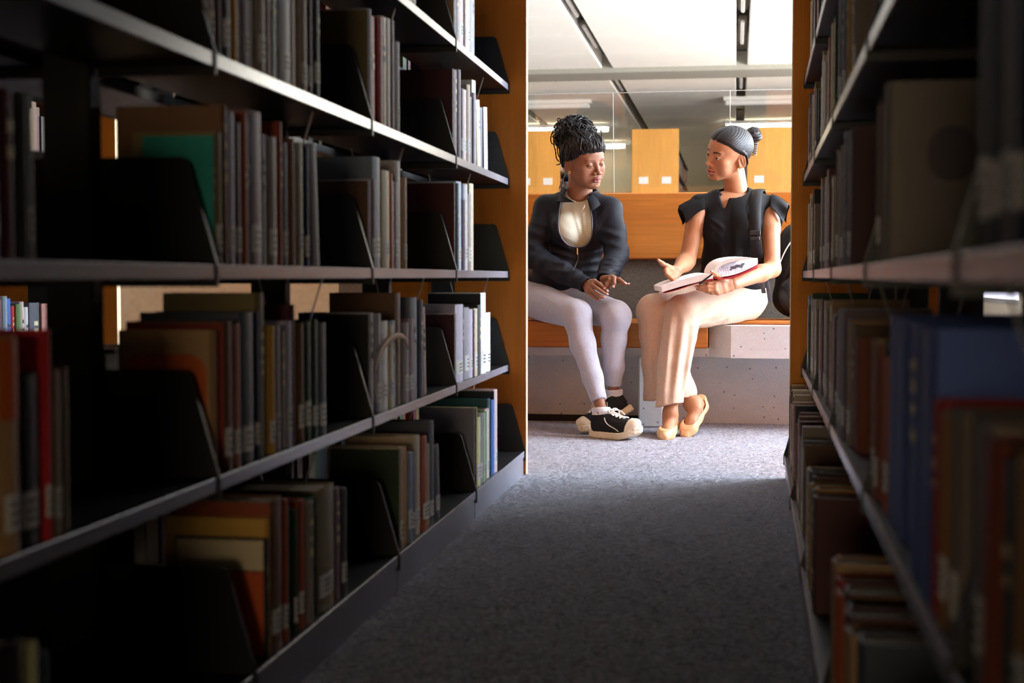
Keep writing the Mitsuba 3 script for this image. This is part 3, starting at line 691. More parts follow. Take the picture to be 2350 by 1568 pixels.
def surface_nets(F, lo, h):
    F = np.pad(F, 1, constant_values=0.1); lo = np.asarray(lo) - h
    ins = F < 0; s = [slice(None, -1), slice(1, None)]
    cnt = sum(ins[s[i], :, :][:, s[j], :][:, :, s[k]].astype(np.int8) for i in (0, 1) for j in (0, 1) for k in (0, 1))
    act = (cnt > 0) & (cnt < 8); idx = np.argwhere(act)
    num = np.full(act.shape, -1, np.int64); num[act] = np.arange(len(idx))
    acc = np.zeros((len(idx), 3)); w = np.zeros(len(idx))
    cor = {(i, j, k): F[idx[:, 0] + i, idx[:, 1] + j, idx[:, 2] + k] for i in (0, 1) for j in (0, 1) for k in (0, 1)}
    for ax in range(3):
        o = [a for a in range(3) if a != ax]
        for p in (0, 1):
            for q in (0, 1):
                c0 = [0, 0, 0]; c0[o[0]], c0[o[1]] = p, q; c1 = list(c0); c1[ax] = 1
                a, b = cor[tuple(c0)], cor[tuple(c1)]; m = (a < 0) != (b < 0)
                t = np.where(m, a / np.where(m, a - b, 1), 0); pos = np.tile(np.array(c0, float), (len(a), 1)); pos[:, ax] = t
                acc += pos * m[:, None]; w += m
    v = lo + h * (idx + acc / w[:, None])
    faces = []
    for ax in range(3):
        o = [(ax + 1) % 3, (ax + 2) % 3]
        A = [slice(None)] * 3; B = [slice(None)] * 3; A[ax], B[ax] = slice(None, -1), slice(1, None)
        a, b = ins[tuple(A)], ins[tuple(B)]
        e = np.argwhere(a != b); e = e[(e[:, o[0]] > 0) & (e[:, o[1]] > 0)]
        sgn = a[tuple(e.T)]
        def cell(d0, d1):
            c = e.copy(); c[:, o[0]] -= d0; c[:, o[1]] -= d1; return num[tuple(c.T)]
        q = np.stack([cell(1, 1), cell(0, 1), cell(0, 0), cell(1, 0)], -1)
        q[~sgn] = q[~sgn][:, ::-1]; faces.append(q)
    q = np.vstack(faces); return v, np.vstack([q[:, [0, 1, 2]], q[:, [0, 2, 3]]])

def weld(meshes):
    """boolean union into one continuous watertight body"""
    out = None
    for m in meshes:
        k = m3.Manifold(m3.Mesh(np.asarray(m.vertices, np.float32), np.asarray(m.faces, np.uint32)))
        out = k if out is None else out + k
    r = out.to_mesh(); return trimesh.Trimesh(r.vert_properties[:, :3], r.tri_verts, process=False)

def axes(fwd, up=(0, 0, 1)):
    """columns: right, forward, up of something facing fwd"""
    f = unit(fwd); r = unit(np.cross(f, up)); u = np.cross(r, f); return np.stack([r, f, u], 1)
def roll_axes(M, deg):
    a = math.radians(deg); r, f, u = M.T; return np.stack([r * math.cos(a) + u * math.sin(a), f, u * math.cos(a) - r * math.sin(a)], 1)
def to_world(m, M, c):
    m = m.copy(); m.vertices = np.asarray(m.vertices) @ M.T + c; return m
def poly_sd(P, poly):
    """signed distance (negative inside) of 2-D points to a polygon"""
    poly = np.asarray(poly, float); d = np.full(P.shape[:-1], 1e9); s = np.ones(P.shape[:-1])
    n = len(poly)
    for i in range(n):
        a, b = poly[i], poly[(i + 1) % n]; e = b - a; w = P - a
        t = np.clip((w @ e) / (e @ e), 0, 1); q = w - t[..., None] * e; d = np.minimum(d, (q * q).sum(-1))
        c1 = P[..., 1] >= a[1]; c2 = P[..., 1] < b[1]; c3 = e[0] * w[..., 1] > e[1] * w[..., 0]
        s = np.where((c1 & c2 & c3) | (~c1 & ~c2 & ~c3), -s, s)
    return s * np.sqrt(d)
def spline(pts, n):
    from scipy.interpolate import CubicSpline
    p = np.asarray(pts, float); t = np.r_[0, np.cumsum(np.linalg.norm(np.diff(p, axis=0), axis=1))]
    return CubicSpline(t, p)(np.linspace(0, t[-1], n))

# ------------------------------------------------------------------ a head: x = the person's right, y = forward, z = up, eyes at z = 0
def head_sculpt(P, h=0.0023):
    s = Sculpt((-0.1, -0.125, -0.2), (0.1, 0.135, 0.135), h)
    g = lambda k, d: P.get(k, d)
    jw, ck, full = g('jaw', 1.0), g('cheek', 1.0), g('full', 0.0)
    s.ell((0, -0.014, 0.030), (0.073, 0.094, 0.084), 0)
    s.ell((0, 0.026, 0.036), (0.0625, 0.060, 0.062), 0.03)
    s.ell((0, 0.030, -0.022), (0.060 + full * 0.004, 0.055, 0.060), 0.025)
    s.ell((0, 0.026, -0.066), (0.047 * jw + full * 0.003, 0.050, 0.040), 0.025)
    for q in (-1, 1):
        s.seg((q * 0.054 * jw, -0.006, -0.050), (q * 0.020, 0.060, -0.093), 0.017, 0.015, 0.02)
        s.ell((q * 0.043, 0.053, -0.024), (0.022 * ck, 0.022, 0.019), 0.018)
        s.ell((q * 0.040, 0.046, -0.050), (0.021 + full * 0.004, 0.024, 0.024), 0.02)
    s.ell((0, 0.070, -0.093), (0.020, 0.019, 0.016), 0.016)
    s.ell((0, 0.065, -0.060), (0.028, 0.0235, 0.026), 0.016)                 # muzzle
    s.seg((-0.036, 0.072, 0.020), (0.036, 0.072, 0.020), 0.010, None, 0.016)  # brow
    for q in (-1, 1):
        s.ell((q * 0.031, 0.095, 0.000), (0.0195, 0.017, 0.0125), 0.012, op='s')
    nw = g('nose_w', 1.0)
    s.seg((0, 0.081, 0.012), (0, 0.099, -0.030), 0.0075, 0.0085, 0.010)
    s.ell((0, 0.1035, -0.0345), (0.0105 * nw, 0.0115, 0.0095), 0.007)
    for q in (-1, 1):
        s.ell((q * 0.0140 * nw, 0.0925, -0.0375), (0.0082, 0.0105, 0.0078), 0.006)
        s.ell((q * 0.0070 * nw, 0.1000, -0.0465), (0.0036, 0.0060, 0.0040), 0.003, op='s')
    s.ell((0, 0.0925, -0.0505), (0.004, 0.004, 0.006), 0.006, op='s')      # philtrum
    lp = g('lips', 1.0); op_ = g('open', 0.0)
    up = [(-0.0235, 0.0765, -0.0655), (-0.012, 0.0905, -0.0605), (-0.004, 0.0955, -0.0585), (0.004, 0.0955, -0.0585), (0.012, 0.0905, -0.0605), (0.0235, 0.0765, -0.0655)]
    s.chain(up, [0.0030, 0.0048 * lp, 0.0052 * lp, 0.0052 * lp, 0.0048 * lp, 0.0030], 0.0035)
    lo_ = [(-0.022, 0.0765, -0.0675 - op_), (-0.011, 0.0895, -0.0715 - op_), (0.0, 0.0935, -0.0725 - op_), (0.011, 0.0895, -0.0715 - op_), (0.022, 0.0765, -0.0675 - op_)]
    s.chain(lo_, [0.0030, 0.0058 * lp, 0.0066 * lp, 0.0058 * lp, 0.0030], 0.0035)
    mouth = [(-0.023, 0.080, -0.0660), (-0.010, 0.0955, -0.0653 - op_ * 0.5), (0.010, 0.0955, -0.0653 - op_ * 0.5), (0.023, 0.080, -0.0660)]
    s.chain(mouth, 0.0013 + op_ * 0.5, 0.002, op='s')
    s.ell((0, 0.084, -0.083), (0.016, 0.006, 0.005), 0.008, op='s')
    # eyelids over the eyeballs
    lid = g('lid', 0.002)
    for q in (-1, 1):
        c = V(q * 0.0310, 0.0735, -0.0005)
        def lidfn(X, c=c):
            r = np.linalg.norm(X - c, axis=-1) - 0.0146
            z = X[..., 2] - c[2]; a = (X[..., 0] - c[0]) / 0.014
            upper = (lid + 0.001 - 0.0042 * a * a * 0 - z) ; lower = z + 0.0062 - 0.002 * a * a
            # keep the shell above the lid line or below the lower line; the opening narrows at the corners
            lineU = lid * (1 - np.clip(a * a, 0, 1)) - 0.002 * np.clip(a * a, 0, 1); lineL = -0.0062 * (1 - np.clip(a * a, 0, 1)) - 0.002 * np.clip(a * a, 0, 1)
            cut = np.minimum(lineU - z, z - lineL)
            return np.maximum(r, cut)
        s.add(lidfn, c - 0.016, c + 0.016, 0.003)
    # ears
    for q in (-1, 1):
        n0 = unit((q * 0.92, 0.40, 0.0)); y0 = unit(V(-q * 0.40, 0.92, -0.20)); y0 = unit(y0 - n0 * (y0 @ n0)); M = np.stack([n0, y0, np.cross(n0, y0)], 1)
        c = V(q * 0.0770, -0.018, -0.012)
        s.seg(c + V(-q * 0.012, 0.004, 0.010), c + V(-q * 0.010, 0.004, -0.018), 0.009, None, 0.006)
        s.ell(c, (0.0065, 0.0175, 0.0305), 0.005, M)
        s.ell(c + M[:, 0] * 0.0062 + M[:, 1] * 0.003 + M[:, 2] * 0.002, (0.0056, 0.0110, 0.0205), 0.003, M, op='s')
        s.chain([c + M[:, 0] * 0.0032 + M[:, 1] * 0.0150 * math.cos(t) + M[:, 2] * (0.0275 * math.sin(t) + 0.001) for t in np.linspace(-0.15, PI + 1.0, 10)], 0.0026, 0.003)
        s.ell(c + M[:, 0] * 0.005 + M[:, 1] * 0.006 - M[:, 2] * 0.006, (0.0048, 0.006, 0.008), 0.003, M, op='s')
        s.ell(c + V(-q * 0.002, 0.006, -0.026), (0.006, 0.008, 0.009), 0.004)
        s.seg(c + V(q * 0.002, 0.005, 0.012), c + V(q * 0.004, -0.004, -0.012), 0.0024, None, 0.003)
    return s

def eye_mesh(q, gaze, r=0.0128):
    """eyeball with iris and pupil as vertex colours on a fine ball; local head frame"""
    m = trimesh.creation.icosphere(4, r); d = m.vertices / r; g = unit(gaze); a = np.degrees(np.arccos(np.clip(d @ g, -1, 1)))
    col = np.tile(lin(206, 200, 196), (len(d), 1)); col[a < 27] = lin(44, 26, 18); col[a < 12] = lin(8, 6, 6)
    m.vertices = m.vertices + V(q * 0.0310, 0.0735, -0.0005); return m, col

def face_colors(v, base, P):
    """skin tints in the head's own frame: lips, brows, lashes"""
    base = np.array(base); col = np.tile(base, (len(v), 1)); x, y, z = v.T; ax = np.abs(x)
    n = meshkit.fbm(v * 60, 3, 3)[:, None]; col *= 0.93 + 0.14 * n
    warm = np.exp(-((ax - 0.042) / 0.02) ** 2 - ((z + 0.03) / 0.02) ** 2) * (y > 0.03); col *= 1 + warm[:, None] * np.array([0.08, -0.03, -0.05])
    op_ = P.get('open', 0.0); wl = 0.0245
    t = np.clip(ax / wl, 0, 1); topz = -0.0530 - 0.0095 * t ** 1.6 + 0.0015 * np.exp(-(ax / 0.003) ** 2) * -1; botz = -0.0790 - op_ + 0.0125 * t ** 1.8
    lip = (ax < wl) & (z < topz) & (z > botz) & (y > 0.072)
    col[lip] = np.array(P.get('lip', (0.3, 0.12, 0.1))) * (0.9 + 0.2 * n[lip])
    col[lip & (np.abs(z + 0.0657 + op_ * 0.5) < 0.0013 + op_ * 0.4)] *= 0.35
    bx = np.clip((ax - 0.013) / 0.036, 0, 1); bz = 0.0185 + 0.0075 * np.sin(bx * 2.2) - 0.004 * bx; th = P.get('brow', 0.0032) * (1 - 0.55 * bx)
    br = (ax > 0.012) & (ax < 0.050) & (np.abs(z - bz) < th) & (y > 0.03)
    col[br] = P.get('brow_col', (0.012, 0.009, 0.008))
    lid = P.get('lid', 0.002); a2 = np.clip(((ax - 0.031) / 0.014) ** 2, 0, 1); zl = lid * (1 - a2) - 0.002 * a2
    lash = (np.abs(ax - 0.031) < 0.0150) & (np.abs(z - zl - 0.0002) < 0.0016) & (y > 0.07)
    col[lash] = (0.012, 0.009, 0.008)
    return col

# ------------------------------------------------------------------ hands: palm plus five chains of joints
def hand_sculpt(wrist, knuckles, fingers, thumb, r=1.0, h=0.0022, back=None, fore=None):
    """wrist point; four knuckle points; four lists of joint points after the knuckle; thumb list from its root near the wrist"""
    allp = np.vstack([[wrist], knuckles] + [np.atleast_2d(f) for f in fingers] + [np.atleast_2d(thumb)] + ([fore] if fore is not None else []))
    s = Sculpt(allp.min(0) - 0.035, allp.max(0) + 0.035, h)
    wrist = np.asarray(wrist, float); kn = [np.asarray(k, float) for k in knuckles]
    nrm = unit(np.cross(kn[0] - wrist, kn[3] - wrist)) if back is None else unit(back)
    side = unit(kn[0] - kn[3])
    w = [wrist + side * o for o in (0.012, 0.004, -0.004, -0.012)]
    for i in range(4):
        s.seg(w[i], kn[i], 0.0145 * r, 0.0105 * r, 0.012, flat=(nrm, 0.82))
    for i in range(3): s.seg((w[i] + kn[i]) / 2, (kn[i + 1] + w[i + 1]) / 2, 0.012 * r, None, 0.01, flat=(nrm, 0.8)); s.seg(kn[i], kn[i + 1], 0.0088 * r, None, 0.006)
    fr = [(0.0096, 0.0085, 0.0076, 0.0062), (0.0098, 0.0088, 0.0078, 0.0063), (0.0094, 0.0083, 0.0073, 0.0060), (0.0084, 0.0072, 0.0064, 0.0054)]
    for i, f in enumerate(fingers):
        pts = [kn[i]] + [np.asarray(p, float) for p in f]; rr = [q * r for q in fr[i][:len(pts)]]
        t = s.copy(); t.F = np.full_like(s.F, 0.2)
        t.chain(pts, rr, 0.003); s.F = smin_np(s.F, t.F, 0.0035).astype(np.float32)
    th = [np.asarray(p, float) for p in thumb]
    s.chain(th, [q * r for q in (0.0135, 0.0112, 0.0096, 0.0072)][:len(th)], 0.007)
    if fore is not None: s.seg(wrist, fore, 0.0215 * r, 0.026 * r, 0.014, flat=(nrm, 0.8))
    return s
def nail_mesh(tip, prev, nrm, r=0.0056, col=None):
    """a small curved plate on the back of a finger tip"""
    d = unit(np.asarray(tip) - prev); n = unit(np.asarray(nrm) - d * (np.asarray(nrm) @ d)); b = np.cross(d, n)
    v, f = [], []; U, W = 6, 6
    for i in range(U + 1):
        for j in range(W + 1):
            u = -1 + 2 * i / U; w = -1 + 2 * j / W; a = w * 1.0; ln = 0.0052 * u + (0.0 if u < 0.6 else 0.0)
            v.append(np.asarray(tip) + d * (0.0015 + ln) + (n * math.cos(a) + b * math.sin(a)) * (r + 0.0006) * (1 - 0.10 * max(u, 0) ** 2))
    for i in range(U):
        for j in range(W):
            q = i * (W + 1) + j; f.append([q, q + 1, q + W + 2, q + W + 1])
    return np.array(v), np.array(f)
from scipy.spatial import cKDTree
# ------------------------------------------------------------------ people
SKIN1, SKIN2 = lin(132, 90, 67), lin(170, 119, 86)
mat('knit_grey', proc(lambda p, n, uv: mix(lin(154, 156, 168), lin(190, 192, 206), noise(p.x * 800, p.y * 800, p.z * 420))), 0.9, 0.15, sheen=0.3)
mat('jersey_black', [0.0064, 0.008, 0.0145], 0.6, 0.22)
mat('blouse_black', [0.0038, 0.0038, 0.005], 0.65, 0.18)
mat('tee_cream', proc(lambda p, n, uv: mix(lin(186, 190, 172), lin(206, 209, 192), noise(p.x * 300, p.y * 300, p.z * 300))), 0.9, 0.15)
mat('trouser_pink', proc(lambda p, n, uv: mix(lin(184, 158, 137), lin(199, 173, 152), noise(p.x * 500, p.y * 500, p.z * 120))), 0.85, 0.15, sheen=0.2)
mat('hair_black', [0.005, 0.0045, 0.005], 0.42, 0.3)
mat('canvas_black', [0.012, 0.012, 0.013], 0.85, 0.2)
mat('rubber_cream', rgb(lin(226, 214, 186)), 0.5, 0.4)
mat('lace_white', rgb(lin(226, 220, 208)), 0.8, 0.2)
mat('sock_white', rgb(lin(206, 206, 212)), 0.9, 0.15)
mat('leather_tan', proc(lambda p, n, uv: mix(lin(206, 160, 114), lin(222, 180, 134), fbm(p.x * 60, p.y * 60, p.z * 60, 3))), 0.38, 0.5)
mat('leather_dark', rgb(lin(60, 44, 36)), 0.6, 0.3)
mat('gold', [0.9, 0.68, 0.36], 0.2, 0.5, metallic=1.0)
mat('silver_metal', [0.8, 0.8, 0.8], 0.2, 0.5, metallic=1.0)
mat('zip_grey', [0.10, 0.10, 0.12], 0.35, 0.5, metallic=0.6)
mat('nail_pink', rgb(lin(222, 178, 176)), 0.25, 0.6)
mat('bag_black', [0.005, 0.005, 0.006], 0.55, 0.25)
mat('bag_sheen', [0.010, 0.010, 0.012], 0.45, 0.3)
mat('strap_grey', [0.06, 0.062, 0.07], 0.6, 0.3)
mat('amber', rgb(lin(44, 24, 8)), 0.3, 0.3)
mat('book_red', rgb(lin(168, 34, 46)), 0.35, 0.5)
mat('paper_white', rgb(lin(236, 234, 236)), 0.8, 0.2)

def face_dir(yaw, pitch):
    a, b = math.radians(yaw), math.radians(pitch); return V(math.sin(a) * math.cos(b), -math.cos(a) * math.cos(b), -math.sin(b))
HZY = [-0.11, -0.07, -0.047, -0.03, 0.0, 0.022, 0.05, 0.075, 0.10]

def cap_mesh(s, off, hz, groove=None, k=0.004):
    """hair lying on the skull: the head's own field grown by off, kept above the hairline"""
    c = s.copy(); X = np.stack(np.meshgrid(*c.ax, indexing='ij'), -1)
    zt = np.interp(X[..., 1], HZY, hz).astype(np.float32) + 0.012 * np.clip((0.045 - np.abs(X[..., 0])) / 0.045, 0, 1) * 0 
    edge = (X[..., 2] - zt)
    o = off * np.clip(edge / 0.014, 0.04, 1)
    F = s.F - o.astype(np.float32)
    if groove is not None: F = F + groove(X).astype(np.float32)
    c.F = np.maximum(F, -edge.astype(np.float32)); return c

# =============================================================== the woman on the left
person1 = thing('person', 'woman in an open black zip jacket and grey leggings, braided hair piled up, looking down', 'person')
C1 = V(-0.6715, 6.370, 1.1866); M1 = roll_axes(axes(face_dir(44.8, 13)), -9.6); S1 = 1.02
P1 = dict(full=1.0, nose_w=1.14, lips=1.1, lid=-0.0040, lip=lin(146, 88, 84), jaw=1.03, brow=0.0022, brow_col=np.array(SKIN1) * 0.45)
N1 = V(-0.700, 6.435, 1.040)
h1 = head_sculpt(P1); h1s = h1.copy(); h1s.F = h1.F.copy()
n1 = M1.T @ (N1 - C1) / S1
h1.seg((0, -0.030, -0.055), n1, 0.0500, 0.058, 0.022)
hm = h1.mesh(3); W1H = to_world(trimesh.Trimesh(np.asarray(hm.vertices) * S1, hm.faces, process=False), M1, C1)
# joints
SHR, SHL = V(-0.853, 6.455, 0.985), V(-0.562, 6.405, 0.972)
ELR, ELL = V(-0.905, 6.370, 0.762), V(-0.522, 6.330, 0.768)
WRR, WRL = V(-0.634, 6.125, 0.634), V(-0.560, 6.140, 0.657)
CH, WA, PE = V(-0.705, 6.445, 0.895), V(-0.738, 6.455, 0.735), V(-0.800, 6.450, 0.588)
HR, KR, AR = V(-0.920, 6.425, 0.568), V(-0.672, 6.055, 0.510), V(-0.545, 5.900, 0.105)
HL, KL, AL = V(-0.735, 6.450, 0.564), V(-0.505, 6.070, 0.505), V(-0.514, 6.075, 0.165)
MT = axes((0.25, -1, 0))
def legs(s, g, k=0.03):
    """g: extra radius; the lower leg's calf sits behind the shin"""
    for H, K, A, sd in ((HR, KR, AR, 1), (HL, KL, AL, -1)):
        s.seg(H, K, 0.088 + g, 0.062 + g, k); d = unit(A - K); b = unit(np.cross(np.cross(K - H, d), d)) * -1
        s.chain([K, K + (A - K) * 0.3 - b * 0.012, K + (A - K) * 0.65 - b * 0.004, A], [0.060 + g, 0.053 + g, 0.042 + g, 0.031 + g], k * 0.7)
        s.ell(K + (A - K) * 0.03 + unit(K - H) * 0.008, (0.052 + g, 0.052 + g, 0.056 + g), k)
    s.ell(PE + V(0.0, 0.02, 0.005), (0.165 + g, 0.125 + g, 0.105 + g), k, MT)
def torso1(s, g, k=0.04):
    s.ell(CH + V(0, 0.005, 0), (0.142 + g, 0.100 + g, 0.150 + g), k, MT)
    s.ell(WA, (0.130 + g, 0.100 + g, 0.140 + g), k, MT)
    s.seg(SHR, SHL, 0.048 + g, None, k)
    s.seg(N1 - V(0, -0.01, 0.02), (SHR + N1) / 2 - V(0, 0, 0.01), 0.050 + g, 0.046 + g, k); s.seg(N1 - V(0, -0.01, 0.02), (SHL + N1) / 2 - V(0, 0, 0.01), 0.050 + g, 0.046 + g, k)
    for q in (-1, 1): s.ell(CH + MT @ V(q * 0.066, 0.076, -0.012), (0.066 + g, 0.052 + g, 0.068 + g), 0.035, MT)
def arms(s, L, g, r0=0.044, r1=0.038, r2=0.026, k=0.02):
    for sh, el, wr in L: s.chain([sh, el, wr], [r0 + g, r1 + g, r2 + g], k)
# hands: joints measured on the picture, placed in depth
rh = dict(w=WRR + V(0.018, -0.012, -0.002))
RK = [V(-0.596, 6.066, 0.653), V(-0.604, 6.058, 0.637), V(-0.614, 6.058, 0.619), V(-0.622, 6.062, 0.604)]
RF = [[V(-0.570, 6.040, 0.640), V(-0.551, 6.034, 0.622), V(-0.540, 6.038, 0.612)], [V(-0.576, 6.028, 0.618), V(-0.555, 6.022, 0.604), V(-0.539, 6.026, 0.597)],
      [V(-0.587, 6.030, 0.600), V(-0.565, 6.024, 0.588), V(-0.551, 6.028, 0.584)], [V(-0.600, 6.040, 0.588), V(-0.582, 6.033, 0.578), V(-0.570, 6.034, 0.576)]]
RT = [V(-0.618, 6.105, 0.648), V(-0.590, 6.090, 0.642), V(-0.566, 6.076, 0.630), V(-0.552, 6.070, 0.620)]
hand1r = hand_sculpt(WRR + V(0.006, -0.006, 0), RK, RF, RT, 0.97, back=(-0.1, -0.75, 0.65), fore=WRR + (ELR - WRR) * 0.22)
LK = [V(-0.531, 6.078, 0.668), V(-0.519, 6.068, 0.670), V(-0.508, 6.066, 0.664), V(-0.501, 6.072, 0.655)]
LF = [[V(-0.528, 6.044, 0.655), V(-0.541, 6.034, 0.636), V(-0.549, 6.032, 0.624)], [V(-0.509, 6.036, 0.664), V(-0.507, 6.024, 0.646), V(-0.511, 6.022, 0.632)],
      [V(-0.489, 6.046, 0.661), V(-0.473, 6.040, 0.650), V(-0.463, 6.040, 0.643)], [V(-0.487, 6.056, 0.645), V(-0.466, 6.050, 0.640), V(-0.449, 6.048, 0.639)]]
LT = [V(-0.552, 6.120, 0.648), V(-0.543, 6.092, 0.640), V(-0.536, 6.072, 0.631), V(-0.532, 6.060, 0.626)]
hand1l = hand_sculpt(WRL + V(0.006, -0.012, 0.002), LK, LF, LT, 0.95, back=(0.1, -0.45, 0.89), fore=WRL + (ELL - WRL) * 0.22)
bs = Sculpt((-1.10, 5.82, 0.03), (-0.38, 6.66, 1.12), 0.0075)
torso1(bs, -0.016); arms(bs, ((SHR, ELR, WRR), (SHL, ELL, WRL)), -0.006); legs(bs, -0.010)
MF = axes((0.87, -0.49, 0.0)); H0 = V(-0.590, 5.925, 0.0004)
MB_ = roll_axes(axes((-0.80, -0.36, -0.48)), -16); HB = AL + V(-0.002, 0.0, -0.016) - MB_ @ V(0, 0.046, 0.088)
HB[2] += 0.0006 - min((MB_ @ V(x_, y_, z_) + HB)[2] for x_ in (-0.044, 0.044) for y_, z_ in ((0.0, 0.0), (0.14, 0.0), (0.19, 0.006), (0.236, 0.032)))
for A, M, c in ((AR, MF, H0), (AL, MB_, HB)): bs.chain([A, M @ V(0, 0.046, 0.085) + c, M @ V(0, 0.060, 0.052) + c, M @ V(0.002, 0.150, 0.040) + c], [0.028, 0.026, 0.023, 0.016], 0.010)
body1 = weld([bs.mesh(4), W1H, hand1r.mesh(2), hand1l.mesh(2)])
bv = np.asarray(body1.vertices); loc = (bv - C1) @ M1 / S1
colb = np.tile(np.array(SKIN1), (len(bv), 1)) * (0.94 + 0.12 * meshkit.fbm(bv * 40, 3, 5)[:, None])
hd = (np.abs(loc[:, 0]) < 0.1) & (loc[:, 2] > -0.16) & (loc[:, 2] < 0.14) & (np.abs(loc[:, 1]) < 0.14)
colb[hd] = face_colors(loc[hd], SKIN1, P1)
put('body', body1, 'vcol', person1, smooth=True, color=colb)
for q in (-1, 1):
    e, c = eye_mesh(q, (0, 0.85, -0.5)); put('eye', to_world(trimesh.Trimesh(np.asarray(e.vertices) * S1, e.faces, process=False), M1, C1), 'vcol_gloss', person1, smooth=True, color=c)
for F, b in ((RF[0], (0.2, -0.7, 0.6)), (RF[1], (0.2, -0.7, 0.6)), (RF[2], (0.2, -0.7, 0.6)), (RF[3], (0.2, -0.7, 0.6)), (LF[0], (0.2, -0.9, 0.2)), (LF[1], (0.4, -0.9, 0.1)), (LF[2], (0.2, -0.5, 0.8)), (LF[3], (0.1, -0.5, 0.8))):
    v, f = nail_mesh(F[-1], F[-2], b); put('nail', (v, f), 'nail_pink', person1, smooth=True)

# hair: cap of tight rows, a tall pile of thin twists, a few loose ones
HZ1 = [-0.085, -0.070, -0.050, 0.004, 0.012, 0.020, 0.042, 0.052, 0.054]
cap1 = cap_mesh(h1s, 0.006, HZ1, lambda X: 0.0016 * np.sin(np.arctan2(X[..., 0], X[..., 1] - 0.02) * 34) ).mesh(1)
hr = MB(); cw = to_world(trimesh.Trimesh(np.asarray(cap1.vertices) * S1, cap1.faces, process=False), M1, C1); hr.tm(cw)
hrnd = np.random.default_rng(7)
PC1 = V(-0.722, 6.415, 1.312); PR = V(0.096, 0.098, 0.082)
def twist(pts, n=26, r=0.0030, ph=0.0):
    p = spline(pts, n); t = np.arange(n); rr = r * (1 + 0.28 * np.sin(t * 2.4 + ph)) * np.clip((n - t) / 4.0, 0.35, 1) * np.clip((t + 1) / 3.0, 0.5, 1)
    hr.tube(p, rr, 5)
core = trimesh.creation.icosphere(3, 1.0); core.vertices = core.vertices * (PR * 0.86) * (1 + 0.14 * (meshkit.fbm(core.vertices * 3, 3, 2) - 0.5))[:, None] + PC1; hr.tm(core)
# rows drawn up from the hairline into the pile
hs_v = np.asarray(cap1.vertices); hs_t = cKDTree(hs_v)
for i in range(340):
    a = hrnd.uniform(-PI, PI) if i < 230 else hrnd.uniform(-1.5, 1.5); d0 = V(math.sin(a) * 0.079, math.cos(a) * 0.092 - 0.010, 0)
    z0 = np.interp(d0[1], HZY, HZ1) + (hrnd.uniform(-0.006, 0.004) if i % 2 else hrnd.uniform(0.0, 0.03)); top = V(hrnd.normal(0, 0.022), -0.035 + hrnd.normal(0, 0.02), 0.125)
    pts = []
    for t in np.linspace(0, 1, 6):
        q = V(d0[0], d0[1], z0) * (1 - t) + top * t; q = q + unit(V(q[0], q[1] + 0.01, q[2] - 0.02)) * 0.03 * math.sin(PI * min(t * 1.1, 1))
        dd, ii = hs_t.query(q); n = unit(hs_v[ii] - V(0, -0.012, 0.02)); q = hs_v[ii] + n * (0.003 + 0.016 * t * hrnd.uniform(0.4, 1.4)) if t < 0.85 else q + n * 0.02
        pts.append(C1 + M1 @ (q + hrnd.normal(0, 0.0022, 3)) * S1)
    tgt = PC1 + PR * (unit(M1 @ V(d0[0], d0[1], 0.0)) * 0.45 + V(*(hrnd.normal(0, 0.16, 2)), hrnd.uniform(-0.3, 0.4))); pts[-1] = tgt
    twist(pts, 26, 0.0033, hrnd.uniform(0, 6))
for i in range(420):
    d = unit(hrnd.normal(size=3)); d[2] = d[2] * 0.9 + 0.12; d = unit(d)
    if d[2] < -0.45: continue
    a = PC1 + PR * d * hrnd.uniform(0.80, 0.95)
    tn = unit(np.cross(d, hrnd.normal(size=3))); dn = unit(tn * 0.9 + V(0, 0, -0.9) - d * (d @ V(0, 0, -0.9)))
    L = hrnd.uniform(0.03, 0.075); pts = [a]
    for q in range(1, 5):
        dn = unit(dn + 0.55 * hrnd.normal(size=3)); b = pts[-1] + dn * L / 2.6
        w = (b - PC1) / PR; rr = np.linalg.norm(w); b = PC1 + PR * w / rr * np.clip(rr, 0.84, 1.04 + 0.03 * hrnd.random()); pts.append(b)
    twist(pts, 22, hrnd.uniform(0.0024, 0.0034), hrnd.uniform(0, 6))
for i in range(34):     # loops that stick out of the outline
    a0 = hrnd.uniform(-0.3, PI + 0.3); d = V(math.cos(a0), hrnd.uniform(-0.6, 0.4), math.sin(a0)); d = unit(d)
    a = PC1 + PR * d * 0.94; b = PC1 + PR * unit(d + 0.5 * hrnd.normal(size=3)) * 0.96; o = hrnd.uniform(0.006, 0.022)
    twist([a, a * 0.7 + b * 0.3 + d * o, a * 0.3 + b * 0.7 + d * o * 0.9 - V(0, 0, 0.006), b], 18, 0.0022, i)
for pts in ([(-0.812, 6.40, 1.335), (-0.826, 6.39, 1.300), (-0.822, 6.39, 1.272), (-0.800, 6.39, 1.268)],
            [(-0.806, 6.40, 1.300), (-0.812, 6.39, 1.262), (-0.806, 6.40, 1.232), (-0.802, 6.40, 1.205), (-0.790, 6.40, 1.190), (-0.778, 6.40, 1.186)],
            [(-0.800, 6.41, 1.27), (-0.797, 6.40, 1.235), (-0.792, 6.41, 1.215), (-0.776, 6.42, 1.20)],
            [(-0.760, 6.45, 1.21), (-0.764, 6.46, 1.165), (-0.775, 6.45, 1.12), (-0.782, 6.42, 1.075), (-0.777, 6.38, 1.03)],
            [(-0.756, 6.46, 1.20), (-0.770, 6.47, 1.14), (-0.785, 6.45, 1.10), (-0.795, 6.43, 1.06)],
            [(-0.60, 6.37, 1.325), (-0.592, 6.35, 1.300), (-0.594, 6.35, 1.275), (-0.607, 6.35, 1.268)],
            [(-0.778, 6.40, 1.19), (-0.790, 6.40, 1.178), (-0.804, 6.40, 1.176)]):
    twist(pts, 20, 0.0026)
put('hair', hr, 'hair_black', person1, smooth=60)
